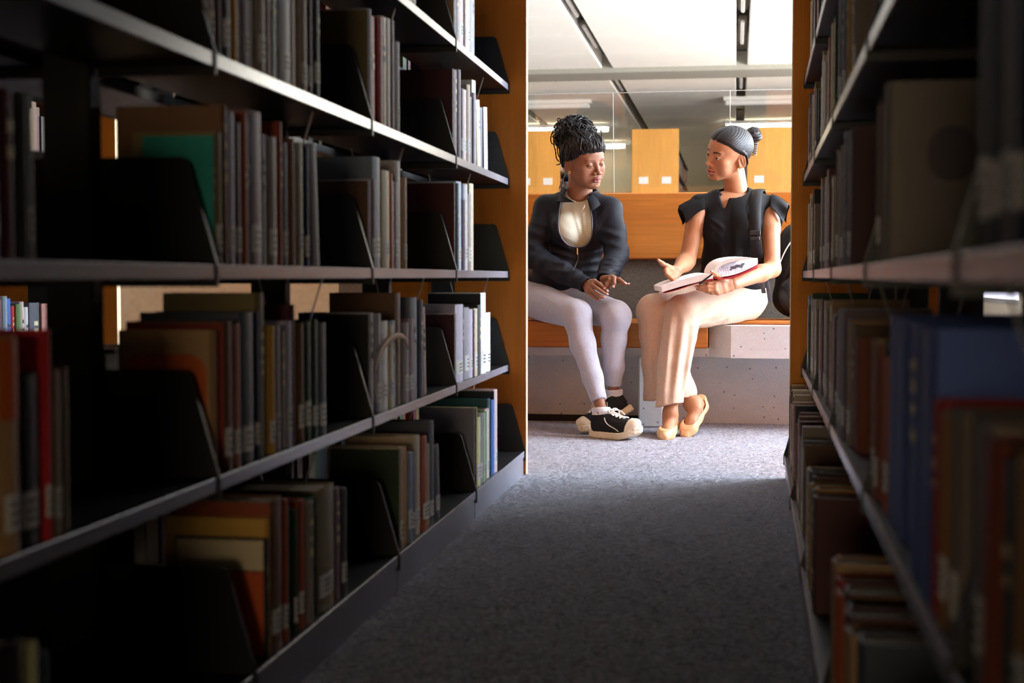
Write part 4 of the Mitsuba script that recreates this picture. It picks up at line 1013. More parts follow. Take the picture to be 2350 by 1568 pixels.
for q, dz in ((0, 0.0), (1, 0.004)):
    c = C1 + M1 @ V(0.080, -0.008 + 0.009 * q, -0.042 + dz) * S1; rr = 0.0062
    a = np.linspace(0, 2 * PI, 17); fy = M1[:, 1]; fz = M1[:, 2]
    put('earring', MB().tube([c + (fy * math.cos(t) * 0.6 + fz * math.sin(t)) * rr for t in a], 0.0014, 6), 'gold', person1, smooth=True)

# leggings
lg = Sculpt((-1.12, 5.84, 0.08), (-0.38, 6.66, 0.74), 0.0058); legs(lg, 0.0, 0.03)
lg.hem(V(-0.5545, 5.915, 0.157), AR - KR, 0.062); lg.hem(V(-0.5135, 6.0745, 0.202), AL - KL, 0.060)
lg.folds([((-0.735 + 0.012 * q, 0, 0.475 + 0.006 * q), (-0.675 + 0.010 * q, 0, 0.455 + 0.012 * q), 0.006, 0.003) for q in range(4)] + [((-0.545, 0, 0.44 + 0.012 * q), (-0.50, 0, 0.452 + 0.012 * q), 0.006, 0.0025) for q in range(3)]
         + [((-0.60, 0, 0.19 + 0.016 * q), (-0.545, 0, 0.182 + 0.016 * q), 0.005, 0.002) for q in range(4)] + [((-0.86, 0, 0.62 - 0.01 * q), (-0.76, 0, 0.59 - 0.02 * q), 0.010, 0.004) for q in range(3)])
lg.noise(0.0025, 14, 3); lg.add(lambda X: np.maximum(np.maximum(X[..., 2] - 0.4732, 6.2835 - X[..., 1]), 0.36 - X[..., 2]), (-1.12, 6.28, 0.37), (-0.38, 6.66, 0.4735), 0.0, 's'); put('leggings', lg.mesh(4), 'knit_grey', person1, smooth=True)

# t-shirt and jacket
ts = Sculpt((-0.94, 6.22, 0.60), (-0.46, 6.62, 1.10), 0.0058); torso1(ts, -0.003)
def neckcut(s, c, r, ang=(0.0, 0.55, -0.85)): s.seg(c, c + V(0.02, -0.10, 0.16), r, r * 1.35, 0.004, 's')
neckcut(ts, N1 + V(0.012, -0.012, 0.008), 0.061)
ts.folds([((-0.735 + 0.017 * i, 0, 0.985 - 0.004 * i), (-0.690 + 0.012 * i, 0, 0.845 - 0.004 * i), 0.0055, 0.0045 * (1 if i % 2 else -0.5)) for i in range(6)]
         + [((-0.775, 0, 0.90 - 0.02 * i), (-0.70, 0, 0.845 - 0.012 * i), 0.007, 0.004) for i in range(3)])
ts.noise(0.004, (16, 16, 8), 12)
put('t_shirt', ts.mesh(4), 'tee_cream', person1, smooth=True)
jk = Sculpt((-1.06, 6.02, 0.56), (-0.40, 6.66, 1.14), 0.0058); torso1(jk, 0.006)
jk.ell(PE + V(0.025, 0.0, 0.07), (0.165, 0.128, 0.085), 0.04, MT)
for sh, el, wr in ((SHR, ELR, WRR), (SHL, ELL, WRL)):
    jk.chain([sh, (sh + el) / 2, el, el + (wr - el) * 0.55, wr], [0.059, 0.056, 0.052, 0.046, 0.035], 0.022)
    d = unit(wr - el); u2 = unit(np.cross(d, V(0, 0, 1)))
    fl = []
    for q in range(9):                                             # rucks along the forearm and round the elbow
        c = el + (wr - el) * (0.02 + 0.10 * q); w2 = V(-d[2], 0, d[0]) * 0.05
        fl.append((c + w2 + V(0.012, 0, 0), c - w2 + d * 0.025, 0.0075, 0.0065 * (1 if q % 2 else -0.6)))
    for q in range(5):
        c = sh + (el - sh) * (0.42 + 0.12 * q); fl.append((c + V(-0.055, 0, 0.014), c + V(0.055, 0, -0.016), 0.009, 0.0055 * (1 if q % 2 else -0.6)))
    jk.folds(fl)
    jk.ell(wr - d * 0.012, (0.036, 0.036, 0.034), 0.008)
    jk.seg(wr - d * 0.006, wr + d * 0.05, 0.0285, None, 0.002, 's'); jk.plane(wr + d * 0.004, d, lo=wr - 0.05, hi=wr + 0.05)
jk.folds([((-0.695, 0, 0.785 - 0.03 * i), (-0.59, 0, 0.835 - 0.045 * i), 0.008, 0.006) for i in range(4)] + [((-0.715, 0, 0.785 - 0.03 * i), (-0.83, 0, 0.835 - 0.045 * i), 0.008, 0.006) for i in range(4)]
         + [((-0.84, 0, 0.99 - 0.02 * i), (-0.79, 0, 0.90 - 0.03 * i), 0.008, 0.005) for i in range(3)] + [((-0.575, 0, 0.98 - 0.02 * i), (-0.63, 0, 0.90 - 0.03 * i), 0.008, 0.005) for i in range(3)])
OPEN1 = [(-0.768, 1.062), (-0.776, 1.02), (-0.781, 0.975), (-0.782, 0.925), (-0.777, 0.872), (-0.762, 0.835), (-0.735, 0.811), (-0.700, 0.803), (-0.664, 0.811), (-0.641, 0.838), (-0.632, 0.885), (-0.634, 0.93), (-0.645, 0.98), (-0.655, 1.03), (-0.662, 1.062), (-0.69, 1.10), (-0.74, 1.10)]
op = np.array(OPEN1)
jk.add(lambda X: np.maximum(poly_sd(X[..., [0, 2]], op), X[..., 1] - 6.44), (op[:, 0].min(), 6.10, op[:, 1].min()), (op[:, 0].max(), 6.44, op[:, 1].max()), 0.003, 's')
jk.seg(N1 + V(0, 0.0, 0), N1 + V(0.01, -0.01, 0.14), 0.066, 0.075, 0.004, 's')
jk.noise(0.0035, (15, 15, 11), 31)
jm = jk.mesh(4); jacket = put('jacket', jm, 'jersey_black', person1, smooth=True)
jt = cKDTree(np.asarray(jm.vertices))
def on_surface(pts, mesh_tree, verts, lift=0.0):
    out = []
    for p in pts:
        d, i = mesh_tree.query(np.array(p)); out.append(verts[i] + V(0, -lift, 0))
    return np.array(out)
def front_y(x, z, verts, default=6.33):
    d = (verts[:, 0] - x) ** 2 + (verts[:, 2] - z) ** 2; m = d < 0.009 ** 2
    return verts[m, 1].min() if m.any() else default
jv = np.asarray(jm.vertices)
edge = [(x, z) for x, z in OPEN1[1:14]]
zp = spline([[x, 0, z] for x, z in edge], 60); zy = np.array([front_y(p[0] + (0.006 if p[0] > -0.7 else -0.006), p[2] - (0.004 if p[2] < 0.83 else 0), jv) for p in zp])
zy = np.convolve(np.pad(zy, 6, mode='edge'), np.ones(13) / 13, 'valid')
put('zip_tape', MB().tube(np.c_[zp[:, 0], zy - 0.002, zp[:, 2]], 0.0032, 6), 'zip_grey', jacket, smooth=True)
zz = np.linspace(0.803, 0.700, 16); zx = -0.700 + 0.003 * (0.803 - zz) / 0.1; zyy = np.array([front_y(a, b, jv) for a, b in zip(zx, zz)]); zyy = np.convolve(np.pad(zyy, 3, mode='edge'), np.ones(7) / 7, 'valid')
put('zip_teeth', MB().tube(np.c_[zx, zyy - 0.0012, zz], 0.0030, 6), 'zip_grey', jacket, smooth=True)
put('zip_pull', MB().box(-0.7035, -0.6985, zyy[0] - 0.007, zyy[0] - 0.004, 0.770, 0.802, 0.001), 'silver_metal', jacket)
# turned-down collar flaps
def flap(rows, th=0.006):
    """a thick cloth strip lofted through rows of points"""
    A = np.array([spline(r, 12) for r in rows]); n, m, _ = A.shape
    du = np.gradient(A, axis=0); dv = np.gradient(A, axis=1); nn = np.cross(du, dv); nn /= np.linalg.norm(nn, axis=-1, keepdims=True) + 1e-9
    v = np.vstack([(A + nn * th / 2).reshape(-1, 3), (A - nn * th / 2).reshape(-1, 3)]); f = []; o = n * m
    for i in range(n - 1):
        for j in range(m - 1):
            a = i * m + j; f += [[a, a + 1, a + m + 1, a + m], [o + a, o + a + m, o + a + m + 1, o + a + 1]]
    for i in range(n - 1):
        for j in (0, m - 1):
            a = i * m + j; f.append([a, a + m, o + a + m, o + a] if j == 0 else [a, o + a, o + a + m, a + m])
    for j in range(m - 1):
        for i in (0, n - 1):
            a = i * m + j; f.append([a, o + a, o + a + 1, a + 1] if i == 0 else [a, a + 1, o + a + 1, o + a])
    return np.array(v), np.array(f)
cm1 = MB()
v, f = flap([[(-0.640, 6.51, 1.070), (-0.700, 6.535, 1.085), (-0.762, 6.49, 1.082), (-0.775, 6.42, 1.078), (-0.752, 6.365, 1.062)],
             [(-0.636, 6.52, 1.045), (-0.700, 6.550, 1.055), (-0.772, 6.50, 1.050), (-0.792, 6.415, 1.045), (-0.762, 6.345, 1.030)],
             [(-0.630, 6.525, 1.020), (-0.700, 6.555, 1.025), (-0.785, 6.505, 1.020), (-0.808, 6.405, 1.012), (-0.712, 6.325, 1.004)]]); cm1.add(v, f)
v, f = flap([[(-0.640, 6.51, 1.070), (-0.628, 6.46, 1.066), (-0.628, 6.42, 1.052), (-0.640, 6.375, 1.036), (-0.656, 6.345, 1.018)],
             [(-0.630, 6.52, 1.045), (-0.610, 6.46, 1.045), (-0.608, 6.41, 1.034), (-0.615, 6.360, 1.014), (-0.640, 6.330, 0.992)],
             [(-0.622, 6.525, 1.020), (-0.592, 6.46, 1.022), (-0.588, 6.40, 1.010), (-0.600, 6.350, 0.990), (-0.634, 6.318, 0.962)]]); cm1.add(v, f)
put('collar', cm1, 'jersey_black', jacket, smooth=True)
ch = spline([(-0.735, 6.365, 1.030), (-0.722, 6.335, 1.000), (-0.700, 6.318, 0.972), (-0.686, 6.312, 0.958), (-0.672, 6.316, 0.972), (-0.664, 6.338, 1.000), (-0.662, 6.365, 1.026)], 40)
put('necklace', MB().tube(ch, 0.0009, 5), 'silver_metal', person1, smooth=True)
hp = np.array([(-0.686 + 0.0009 * 0.45 * 16 * math.sin(t) ** 3 / 1.0, 6.309, 0.950 + 0.00042 * (13 * math.cos(t) - 5 * math.cos(2 * t) - 2 * math.cos(3 * t) - math.cos(4 * t))) for t in np.linspace(0, 2 * PI, 25)])
put('pendant', MB().tube(hp, 0.0008, 5), 'silver_metal', person1, smooth=True)

# ------------------------------------------------------------------ canvas shoes with laces; foot frame: y towards the toe, z up, origin under the heel
def foot_outline(L, w, g=0.0):
    y = np.linspace(0, 1, 40); half = w / 2 * np.interp(y, [0, 0.06, 0.2, 0.45, 0.7, 0.86, 0.95, 1.0], [0.42, 0.66, 0.74, 0.74, 1.0, 0.88, 0.60, 0.18])
    cx = 0.006 * np.sin(y * PI) ; r = np.c_[cx + half + g, y * (L + 2 * g) - g]; l = np.c_[cx - half - g, y * (L + 2 * g) - g]
    return np.vstack([r, l[::-1]])
def sneaker(parent, M, c, L=0.242, w=0.088, sd=1):
    tw = lambda v: np.asarray(v) @ M.T + c
    toe = lambda y: 0.034 * np.clip((np.asarray(y) / L - 0.60) / 0.40, 0, 1) ** 1.8
    up = Sculpt((-0.06, -0.02, 0.0), (0.06, L + 0.02, 0.15), 0.003)
    up.chain([(0, 0.040, 0.050), (0.0, 0.115, 0.047), (0.004, 0.175, 0.040), (0.004, L - 0.040, 0.034)], [0.036, 0.036, 0.037, 0.031], 0.02, flat=((1, 0, 0), 1.0))
    up.seg((0, 0.046, 0.06), (0, 0.040, 0.100), 0.0385, 0.0425, 0.02); up.seg((0, 0.085, 0.066), (0, 0.070, 0.092), 0.033, 0.030, 0.02); up.seg((0, 0.075, 0.075), (0.002, 0.155, 0.055), 0.030, 0.026, 0.02)
    up.plane((0, 0.045, 0.098), (0, -0.10, 1)); up.seg((0, 0.048, 0.07), (0, 0.040, 0.16), 0.033, 0.041, 0.004, 's'); up.plane((0, 0, 0.012), (0, 0, -1))
    upm = up.mesh(3); v = np.asarray(upm.vertices).copy(); v[:, 2] += toe(v[:, 1]); upm.vertices = tw(v)
    k = put('sneaker', upm, 'canvas_black', parent, smooth=True); labels.setdefault(k, {})['label'] = 'black canvas sneaker with cream rubber sole and white laces'
    pl = foot_outline(L, w, 0.0015); sole = Sculpt((-0.065, -0.03, -0.01), (0.065, L + 0.03, 0.075), 0.0024)
    def fn(X):
        d2 = poly_sd(X[..., :2], pl); z = X[..., 2] - toe(X[..., 1])
        hx = 0.0019 * (np.abs(np.sin(PI * (X[..., 1] + X[..., 0] * 0.4 + z) / 0.0135)) ** 3 + np.abs(np.sin(PI * (X[..., 1] + X[..., 0] * 0.4 - z) / 0.0135)) ** 3) * ((z > 0.004) & (z < 0.026))
        q = np.stack([d2 + 0.003, np.abs(z - 0.0145) - 0.0145 + 0.003], -1)
        return np.minimum(q.max(-1), 0) + np.linalg.norm(np.maximum(q, 0), axis=-1) - 0.003 - hx
    sole.add(fn, (-0.05, -0.005, 0), (0.05, L + 0.005, 0.06), 0.0)
    cap = Sculpt((-0.06, L - 0.085, 0.0), (0.06, L + 0.02, 0.085), 0.0026); cap.chain([(0.004, 0.150, 0.041), (0.004, 0.178, 0.040), (0.004, L - 0.036, 0.0360)], [0.0390, 0.0395, 0.0355], 0.02); cap.plane((0, L - 0.062, 0), (0.0, -1, 0.25)); cap.plane((0, 0, 0.018), (0, 0, -1))
    sm, cmh = sole.mesh(0), cap.mesh(2); v2 = np.asarray(cmh.vertices).copy(); v2[:, 2] += toe(v2[:, 1]); 
    put('sole', to_world(sm, M, c), 'rubber_cream', k, smooth=40); cmh.vertices = tw(v2); put('toe_cap', cmh, 'rubber_cream', k, smooth=True)
    def top(x, y):                                                   # height of the upper over a point
        vv = v; d = (vv[:, 0] - x) ** 2 + (vv[:, 1] - y) ** 2; m = d < 0.006 ** 2; return vv[m, 2].max() if m.any() else 0.06
    lc, ey = MB(), MB()
    for i, y in enumerate(np.linspace(0.100, 0.168, 5)):
        hw = 0.019 - 0.0005 * i
        for q in (-1, 1):
            p = V(q * hw, y, top(q * hw, y) + 0.001); a = np.linspace(0, 2 * PI, 11); ey.tube(tw([p + V(math.cos(t) * 0.0036, math.sin(t) * 0.0036, -abs(math.cos(t)) * 0.001 * q * 0) for t in a]), 0.0013, 5)
        y2 = min(y + 0.017, 0.172)
        for q in (-1, 1):
            pts = [V(-q * hw, y, top(-q * hw, y) + 0.003), V(0, (y + y2) / 2, top(0, (y + y2) / 2) + 0.0055), V(q * hw, y2, top(q * hw, y2) + 0.003)]; lc.tube(tw(spline(pts, 9)), 0.0031, 6)
    b0 = V(0, 0.096, top(0, 0.1) + 0.008)
    for q in (-1, 1):
        lc.tube(tw(spline([b0, b0 + V(q * 0.018, 0.006, 0.012), b0 + V(q * 0.034, 0.012, 0.004), b0 + V(q * 0.030, 0.020, -0.006), b0 + V(q * 0.006, 0.006, 0.001)], 18)), 0.0031, 6)
        lc.tube(tw(spline([b0, b0 + V(q * 0.020, 0.020, 0.006), b0 + V(q * 0.034, 0.045, -0.014)], 12)), 0.0029, 6)
    lc.tm(trimesh.Trimesh(tw(trimesh.creation.icosphere(2, 0.006).vertices + b0), trimesh.creation.icosphere(2, 0.006).faces, process=False))
    put('laces', lc, 'lace_white', k, smooth=50); put('eyelets', ey, 'silver_metal', k, smooth=True)
    sti = MB()
    for q in (-1, 1):                                                # frayed white seams along the sides and the collar
        path = [(q * 0.030, 0.085, 0.088), (q * 0.034, 0.098, 0.066), (q * 0.036, 0.130, 0.050), (q * 0.0375, 0.150, 0.043), (q * 0.038, 0.166, 0.034)]
        d, i = cKDTree(v).query(spline(path, 40)); sp_ = v[i]; sp_ = np.stack([np.convolve(np.pad(sp_[:, w_], 4, mode='edge'), np.ones(9) / 9, 'valid') for w_ in range(3)], 1); sti.tube(tw(sp_ + V(q * 0.0012, 0, 0.0008)), 0.0021, 5)
    a = np.linspace(0.15 * PI, 1.85 * PI, 40); ring = np.c_[0.0385 * np.sin(a), 0.046 - 0.0395 * np.cos(a), np.full(40, 0.097)]
    d, i = cKDTree(v).query(ring); sti.tube(tw(v[i] + V(0, 0, 0.0012)), 0.0024, 5)
    put('seam', sti, 'lace_white', k, smooth=50)
    return k
sneaker(person1, MF, H0)
sneaker(person1, MB_, HB, sd=-1)
for A, K, M, c in ((AR, KR, MF, H0), (AL, KL, MB_, HB)):
    fc = M @ V(0, 0.046, 0.078) + c; d = unit(A + (K - A) * 0.08 - fc); tip = fc + d * 0.050
    q = Sculpt(np.minimum(fc, tip) - 0.07, np.maximum(fc, tip) + 0.08, 0.003)
    q.seg(fc + d * 0.008, tip, 0.0350, 0.0385, 0.01); q.seg(A, A + (K - A) * 0.09, 0.0365, None, 0.01); q.seg(fc, fc + M @ V(0, 0.035, -0.006), 0.0350, 0.0320, 0.01); q.plane(tip - d * 0.004, d)
    q.noise(0.0010, (150, 150, 20), 3); sm_ = q.mesh(2); k = put('sock', sm_, 'sock_white', person1, smooth=True)
    if A is AR:                                                      # the small dark tick knitted into the sock
        w_ = unit(np.cross(d, V(0, -1, 0))); cc = fc + d * 0.026 + V(0, -0.06, 0)
        tk = spline([cc + w_ * 0.010 - d * 0.004, cc + w_ * 0.006 - d * 0.010, cc - w_ * 0.004 - d * 0.002, cc - w_ * 0.013 + d * 0.010], 14)
        sv = np.asarray(sm_.vertices); ok = sv[:, 1] < fc[1] - 0.012; tt = cKDTree(sv[ok][:, [0, 2]]); dd, ii = tt.query(tk[:, [0, 2]]); tk[:, 1] = sv[ok][ii][:, 1] - 0.0004
        put('tick', MB().tube(tk, np.interp(np.linspace(0, 1, 14), [0, 0.2, 0.5, 1], [0.0008, 0.0022, 0.0016, 0.0005]), 5), 'canvas_black', k, smooth=True)

# =============================================================== the woman on the right
person2 = thing('person', 'woman with a bun, black frilled blouse and pale pink trousers, holding an open book', 'person')
C2 = V(-0.0362, 6.380, 1.2134); M2 = roll_axes(axes(face_dir(-53.9, 8.5)), 20.8); S2 = 1.018
P2 = dict(full=-0.3, nose_w=0.98, lips=1.0, lid=0.0012, open=0.0018, lip=lin(170, 104, 96), brow=0.0042, jaw=0.96)
N2 = V(0.000, 6.425, 1.045)
h2 = head_sculpt(P2); h2s = h2.copy(); h2s.F = h2.F.copy()
n2 = M2.T @ (N2 - C2) / S2
h2.seg((0, -0.032, -0.055), n2, 0.0455, 0.052, 0.022)
m_ = h2.mesh(3); W2H = to_world(trimesh.Trimesh(np.asarray(m_.vertices) * S2, m_.faces, process=False), M2, C2)
SR2, SL2 = V(-0.158, 6.370, 0.990), V(0.145, 6.440, 0.985)
ER2, EL2 = V(-0.212, 6.330, 0.742), V(0.158, 6.310, 0.705)
WR2, WL2 = V(-0.246, 6.130, 0.700), V(-0.010, 6.065, 0.640)
CH2, WA2, PE2 = V(-0.016, 6.405, 0.905), V(-0.018, 6.430, 0.740), V(-0.025, 6.480, 0.590)
HR2, KR2, AR2 = V(-0.115, 6.490, 0.568), V(-0.345, 6.170, 0.520), V(-0.185, 6.090, 0.125)
HL2, KL2, AL2 = V(0.035, 6.460, 0.566), V(-0.222, 6.115, 0.520), V(-0.268, 5.998, 0.098)
MT2 = axes((-0.22, -1, 0))
def torso2(s, g, k=0.04):
    s.ell(CH2, (0.135 + g, 0.096 + g, 0.150 + g), k, MT2); s.ell(WA2, (0.132 + g, 0.096 + g, 0.145 + g), k, MT2); s.ell(PE2 + V(0, 0, 0.04), (0.150 + g, 0.120 + g, 0.10 + g), k, MT2)
    s.seg(SR2, SL2, 0.044 + g, None, k)
    for S in (SR2, SL2): s.seg(N2 - V(0, -0.01, 0.022), (S + N2) / 2 - V(0, 0, 0.012), 0.046 + g, 0.042 + g, k)
    for q in (-1, 1): s.ell(CH2 + MT2 @ V(q * 0.062, 0.070, -0.016), (0.060 + g, 0.048 + g, 0.064 + g), 0.035, MT2)
# right hand, open, palm turned up; left hand under the book with the thumb on the page
K2 = [V(-0.292, 6.062, 0.698), V(-0.282, 6.052, 0.684), V(-0.270, 6.048, 0.672), V(-0.257, 6.052, 0.664)]
F2 = [[V(-0.286, 6.022, 0.680), V(-0.272, 6.012, 0.668), V(-0.258, 6.014, 0.662)], [V(-0.274, 6.014, 0.668), V(-0.258, 6.004, 0.656), V(-0.246, 6.006, 0.652)],
      [V(-0.262, 6.012, 0.658), V(-0.247, 6.004, 0.648), V(-0.236, 6.008, 0.645)], [V(-0.249, 6.022, 0.651), V(-0.237, 6.016, 0.644), V(-0.229, 6.018, 0.642)]]
T2 = [V(-0.262, 6.100, 0.704), V(-0.289, 6.078, 0.716), V(-0.308, 6.062, 0.728), V(-0.323, 6.050, 0.741)]
hand2r = hand_sculpt(WR2 + V(-0.004, -0.016, -0.004), K2, F2, T2, 0.96, back=(-0.75, 0.2, -0.62), fore=WR2 + (ER2 - WR2) * 0.3)
LK2 = [V(-0.083, 6.010, 0.646), V(-0.086, 6.000, 0.632), V(-0.084, 6.000, 0.617), V(-0.074, 6.008, 0.604)]
LF2 = [[V(-0.112, 5.990, 0.648), V(-0.136, 5.992, 0.652), V(-0.154, 5.998, 0.653)], [V(-0.116, 5.984, 0.630), V(-0.142, 5.984, 0.629), V(-0.162, 5.990, 0.630)],
       [V(-0.112, 5.988, 0.614), V(-0.138, 5.990, 0.617), V(-0.158, 5.998, 0.620)], [V(-0.098, 6.000, 0.603), V(-0.116, 6.002, 0.607), V(-0.130, 6.008, 0.610)]]
LT2 = [V(-0.042, 6.040, 0.652), V(-0.065, 6.010, 0.668), V(-0.084, 5.990, 0.680), V(-0.098, 5.978, 0.692)]
hand2l = hand_sculpt(WL2 + V(-0.012, -0.010, -0.004), LK2, LF2, LT2, 0.96, back=(0.35, -0.9, -0.1), fore=WL2 + (EL2 - WL2) * 0.3)
b2 = Sculpt((-0.46, 5.80, 0.0), (0.28, 6.66, 1.12), 0.0062)
torso2(b2, -0.011)
for sh, el, wr in ((SR2, ER2, WR2), (SL2, EL2, WL2)): b2.chain([sh, sh + (el - sh) * 0.35, el, el + (wr - el) * 0.3, wr], [0.044, 0.0425, 0.0355, 0.0365, 0.0245], 0.018)
for H, K, A in ((HR2, KR2, AR2), (HL2, KL2, AL2)): b2.seg(H, K, 0.075, 0.052, 0.03); b2.chain([K, K + (A - K) * 0.35, A], [0.042, 0.034, 0.0290], 0.02)
# bare feet in flats: fw = direction of the toes, heel point, lift
FE = [(axes((-0.10, -1.0, -0.14)), V(-0.262, 6.075, 0.030)), (roll_axes(axes((-0.36, -0.80, -0.62)), 6), V(-0.132, 6.148, 0.120))]
for (M, c), A in zip(FE, (AL2, AR2)):
    b2.chain([A, A * 0.4 + (c + M @ V(0, 0.045, 0.055)) * 0.6, c + M @ V(0, 0.075, 0.040), c + M @ V(0.0, 0.135, 0.020), c + M @ V(0, 0.190, 0.010)], [0.030, 0.0295, 0.028, 0.026, 0.016], 0.016, flat=None)
    b2.ell(c + M @ V(0, 0.022, 0.026), (0.026, 0.026, 0.027), 0.016)
body2 = weld([b2.mesh(4), W2H, hand2r.mesh(2), hand2l.mesh(2)])
bv = np.asarray(body2.vertices); loc = (bv - C2) @ M2 / S2
colb = np.tile(np.array(SKIN2), (len(bv), 1)) * (0.95 + 0.10 * meshkit.fbm(bv * 40, 3, 8)[:, None])
hd = (np.abs(loc[:, 0]) < 0.1) & (loc[:, 2] > -0.15) & (loc[:, 2] < 0.14) & (np.abs(loc[:, 1]) < 0.14)
colb[hd] = face_colors(loc[hd], SKIN2, P2)
put('body', body2, 'vcol', person2, smooth=True, color=colb)
for q in (-1, 1):
    e, c = eye_mesh(q, (-0.10, 0.95, -0.10)); put('eye', to_world(trimesh.Trimesh(np.asarray(e.vertices) * S2, e.faces, process=False), M2, C2), 'vcol_gloss', person2, smooth=True, color=c)
for F, b in ((F2[0], (0.3, -0.5, -0.8)), (F2[1], (0.3, -0.5, -0.8)), (LT2, (-0.3, -0.8, 0.5)), (T2, (0.2, 0.3, 0.9)), (LF2[0], (0, -0.9, -0.3)), (LF2[1], (0, -0.9, -0.3))):
    v, f = nail_mesh(F[-1], F[-2], b); put('nail', (v, f), 'nail_pink', person2, smooth=True)
# smooth hair drawn back from a parting
HZ2 = [-0.100, -0.092, -0.070, 0.006, 0.021, 0.033, 0.055, 0.066, 0.070]
def sweep(X):
    x, y, z = X[..., 0], X[..., 1], X[..., 2]
    ph = (z + 0.55 * y) * 620 + 6 * meshkit.noise(np.stack([x * 30, y * 12, z * 30], -1), 2)
    part = 0.0050 * np.exp(-((x + 0.008) / 0.0045) ** 2) * (y > -0.02) * (z > 0.03)
    return 0.0007 * np.sin(ph) * np.clip((0.055 - y) / 0.05, 0.15, 1) * (np.abs(x) > 0.02) + part
cap2 = cap_mesh(h2s, 0.0085, HZ2, sweep); cap2.plane((0, 0, -0.088), (0, 0, -1)); cm = cap2.mesh(1)
mat('hair_brown', [0.011, 0.009, 0.0095], 0.46, 0.32)
cv = np.asarray(cm.vertices)
BC = M2.T @ (V(0.072, 6.475, 1.305) - C2) / S2
bun = Sculpt(BC - 0.06, BC + 0.06, 0.0026)
bun.ell(BC, (0.028, 0.032, 0.027), 0.01); bun.ell(BC + V(0.012, -0.012, 0.014), (0.019, 0.024, 0.018), 0.008); bun.ell(BC + V(-0.014, -0.010, -0.008), (0.020, 0.026, 0.022), 0.008); bun.ell(BC + V(0, 0.026, -0.006), (0.018, 0.024, 0.018), 0.012)
Xb = np.stack(np.meshgrid(*bun.ax, indexing='ij'), -1) - BC
bun.F += (0.0016 * np.sin(np.arctan2(Xb[..., 2], Xb[..., 0]) * 9 + np.linalg.norm(Xb, axis=-1) * 260)).astype(np.float32)
hb = MB(); W = lambda v: np.asarray(v) * S2 @ M2.T + C2
hb.add(W(cv), cm.faces); bm = bun.mesh(1); hb.add(W(bm.vertices), bm.faces)
h2r = np.random.default_rng(21)
for i in range(150):                                               # strands lying on the cap and loose ends round the bun
    if i < 70:
        d = unit(h2r.normal(size=3)); a = BC + d * V(0.028, 0.034, 0.028); dn = unit(np.cross(d, h2r.normal(size=3))); pts = [a]
        for q in range(4): dn = unit(dn + 0.5 * h2r.normal(size=3)); pts.append(BC + unit(pts[-1] + dn * 0.016 - BC) * V(0.030, 0.036, 0.030) * h2r.uniform(0.96, 1.14))
        hb.tube(W(spline(pts, 12)), 0.0009, 4)
    else:
        a = BC + V(*(h2r.normal(0, 0.008, 2)), -0.018 - 0.05 * h2r.random()); pts = [a]
        dn = unit(V(h2r.normal(0, 0.4), -0.9, h2r.normal(0, 0.5)))
        for q in range(4): dn = unit(dn + 0.7 * h2r.normal(size=3)); pts.append(pts[-1] + dn * 0.006)
        hb.tube(W(spline(pts, 12)), 0.0009, 4)
put('hair', hb, 'hair_brown', person2, smooth=50)
cl = MB(); c0 = BC + V(0, -0.004, -0.030)
for i in range(9):                                                 # claw clip: a spine with curved teeth
    z = 0.010 - 0.0085 * i
    for q in (-1, 1): cl.tube(W(spline([c0 + V(0, -0.020, z), c0 + V(q * 0.016, -0.012, z + 0.001), c0 + V(q * 0.022, 0.006, z + 0.002), c0 + V(q * 0.018, 0.016, z + 0.003)], 9)), [0.0032] * 5 + [0.0028, 0.0024, 0.002, 0.0014], 6)
cl.tube(W(spline([c0 + V(0, -0.021, 0.018), c0 + V(0, -0.024, -0.02), c0 + V(0, -0.019, -0.066)], 14)), 0.0042, 7)
put('hair_claw', cl, 'amber', person2, smooth=50)
c = C2 + M2 @ V(-0.0755, -0.006, -0.050) * S2; a = np.linspace(0, 2 * PI, 19); fy, fz = M2[:, 1], V(0, 0, 1)
put('earring', MB().tube([c + (fy * math.cos(t) * 0.55 + fz * math.sin(t)) * 0.0085 for t in a], [0.0022 + 0.0012 * max(0, -math.sin(t)) for t in a], 7), 'gold', person2, smooth=True)
c = WR2 + V(-0.008, -0.030, -0.004); d = unit(WR2 - ER2); u_ = unit(np.cross(d, (0, 0, 1))); w_ = np.cross(d, u_)
put('bracelet', MB().tube([c + u_ * math.cos(t) * 0.0235 + w_ * math.sin(t) * 0.0225 for t in a], 0.0013, 5), 'silver_metal', person2, smooth=True)
p0, p1 = np.array(K2[2]), np.array(F2[2][0]); c = p0 * 0.45 + p1 * 0.55; d = unit(p1 - p0); u_ = unit(np.cross(d, (0, 0, 1))); w_ = np.cross(d, u_)
put('ring', MB().tube([c + u_ * math.cos(t) * 0.0098 + w_ * math.sin(t) * 0.0098 for t in a], 0.0011, 5), 'silver_metal', person2, smooth=True)

# trousers: wide legs falling straight from the knee
tr = Sculpt((-0.47, 5.84, 0.06), (0.27, 6.68, 0.76), 0.0056)
tr.ell(PE2 + V(0, 0.0, 0.0), (0.172, 0.128, 0.112), 0.03, MT2)
for H, K in ((HR2, KR2), (HL2, KL2)):
    tr.seg(H, K, 0.100, 0.074, 0.025); tr.ell(K + unit(K - H) * 0.006, (0.068, 0.068, 0.070), 0.02)
tr.chain([KR2, V(-0.330, 6.165, 0.420), V(-0.304, 6.145, 0.300), V(-0.274, 6.125, 0.165), V(-0.270, 6.118, 0.09)], [0.074, 0.080, 0.092, 0.112, 0.116], 0.018, flat=((0.1, -1, 0), 0.86))
tr.hem(V(-0.272, 6.125, 0.152), (0.12, 0, -1), 0.150); tr.seg(V(-0.272, 6.125, 0.13), V(-0.274, 6.13, 0.180), 0.098, 0.088, 0.004, 's', flat=((0.1, -1, 0), 0.80))
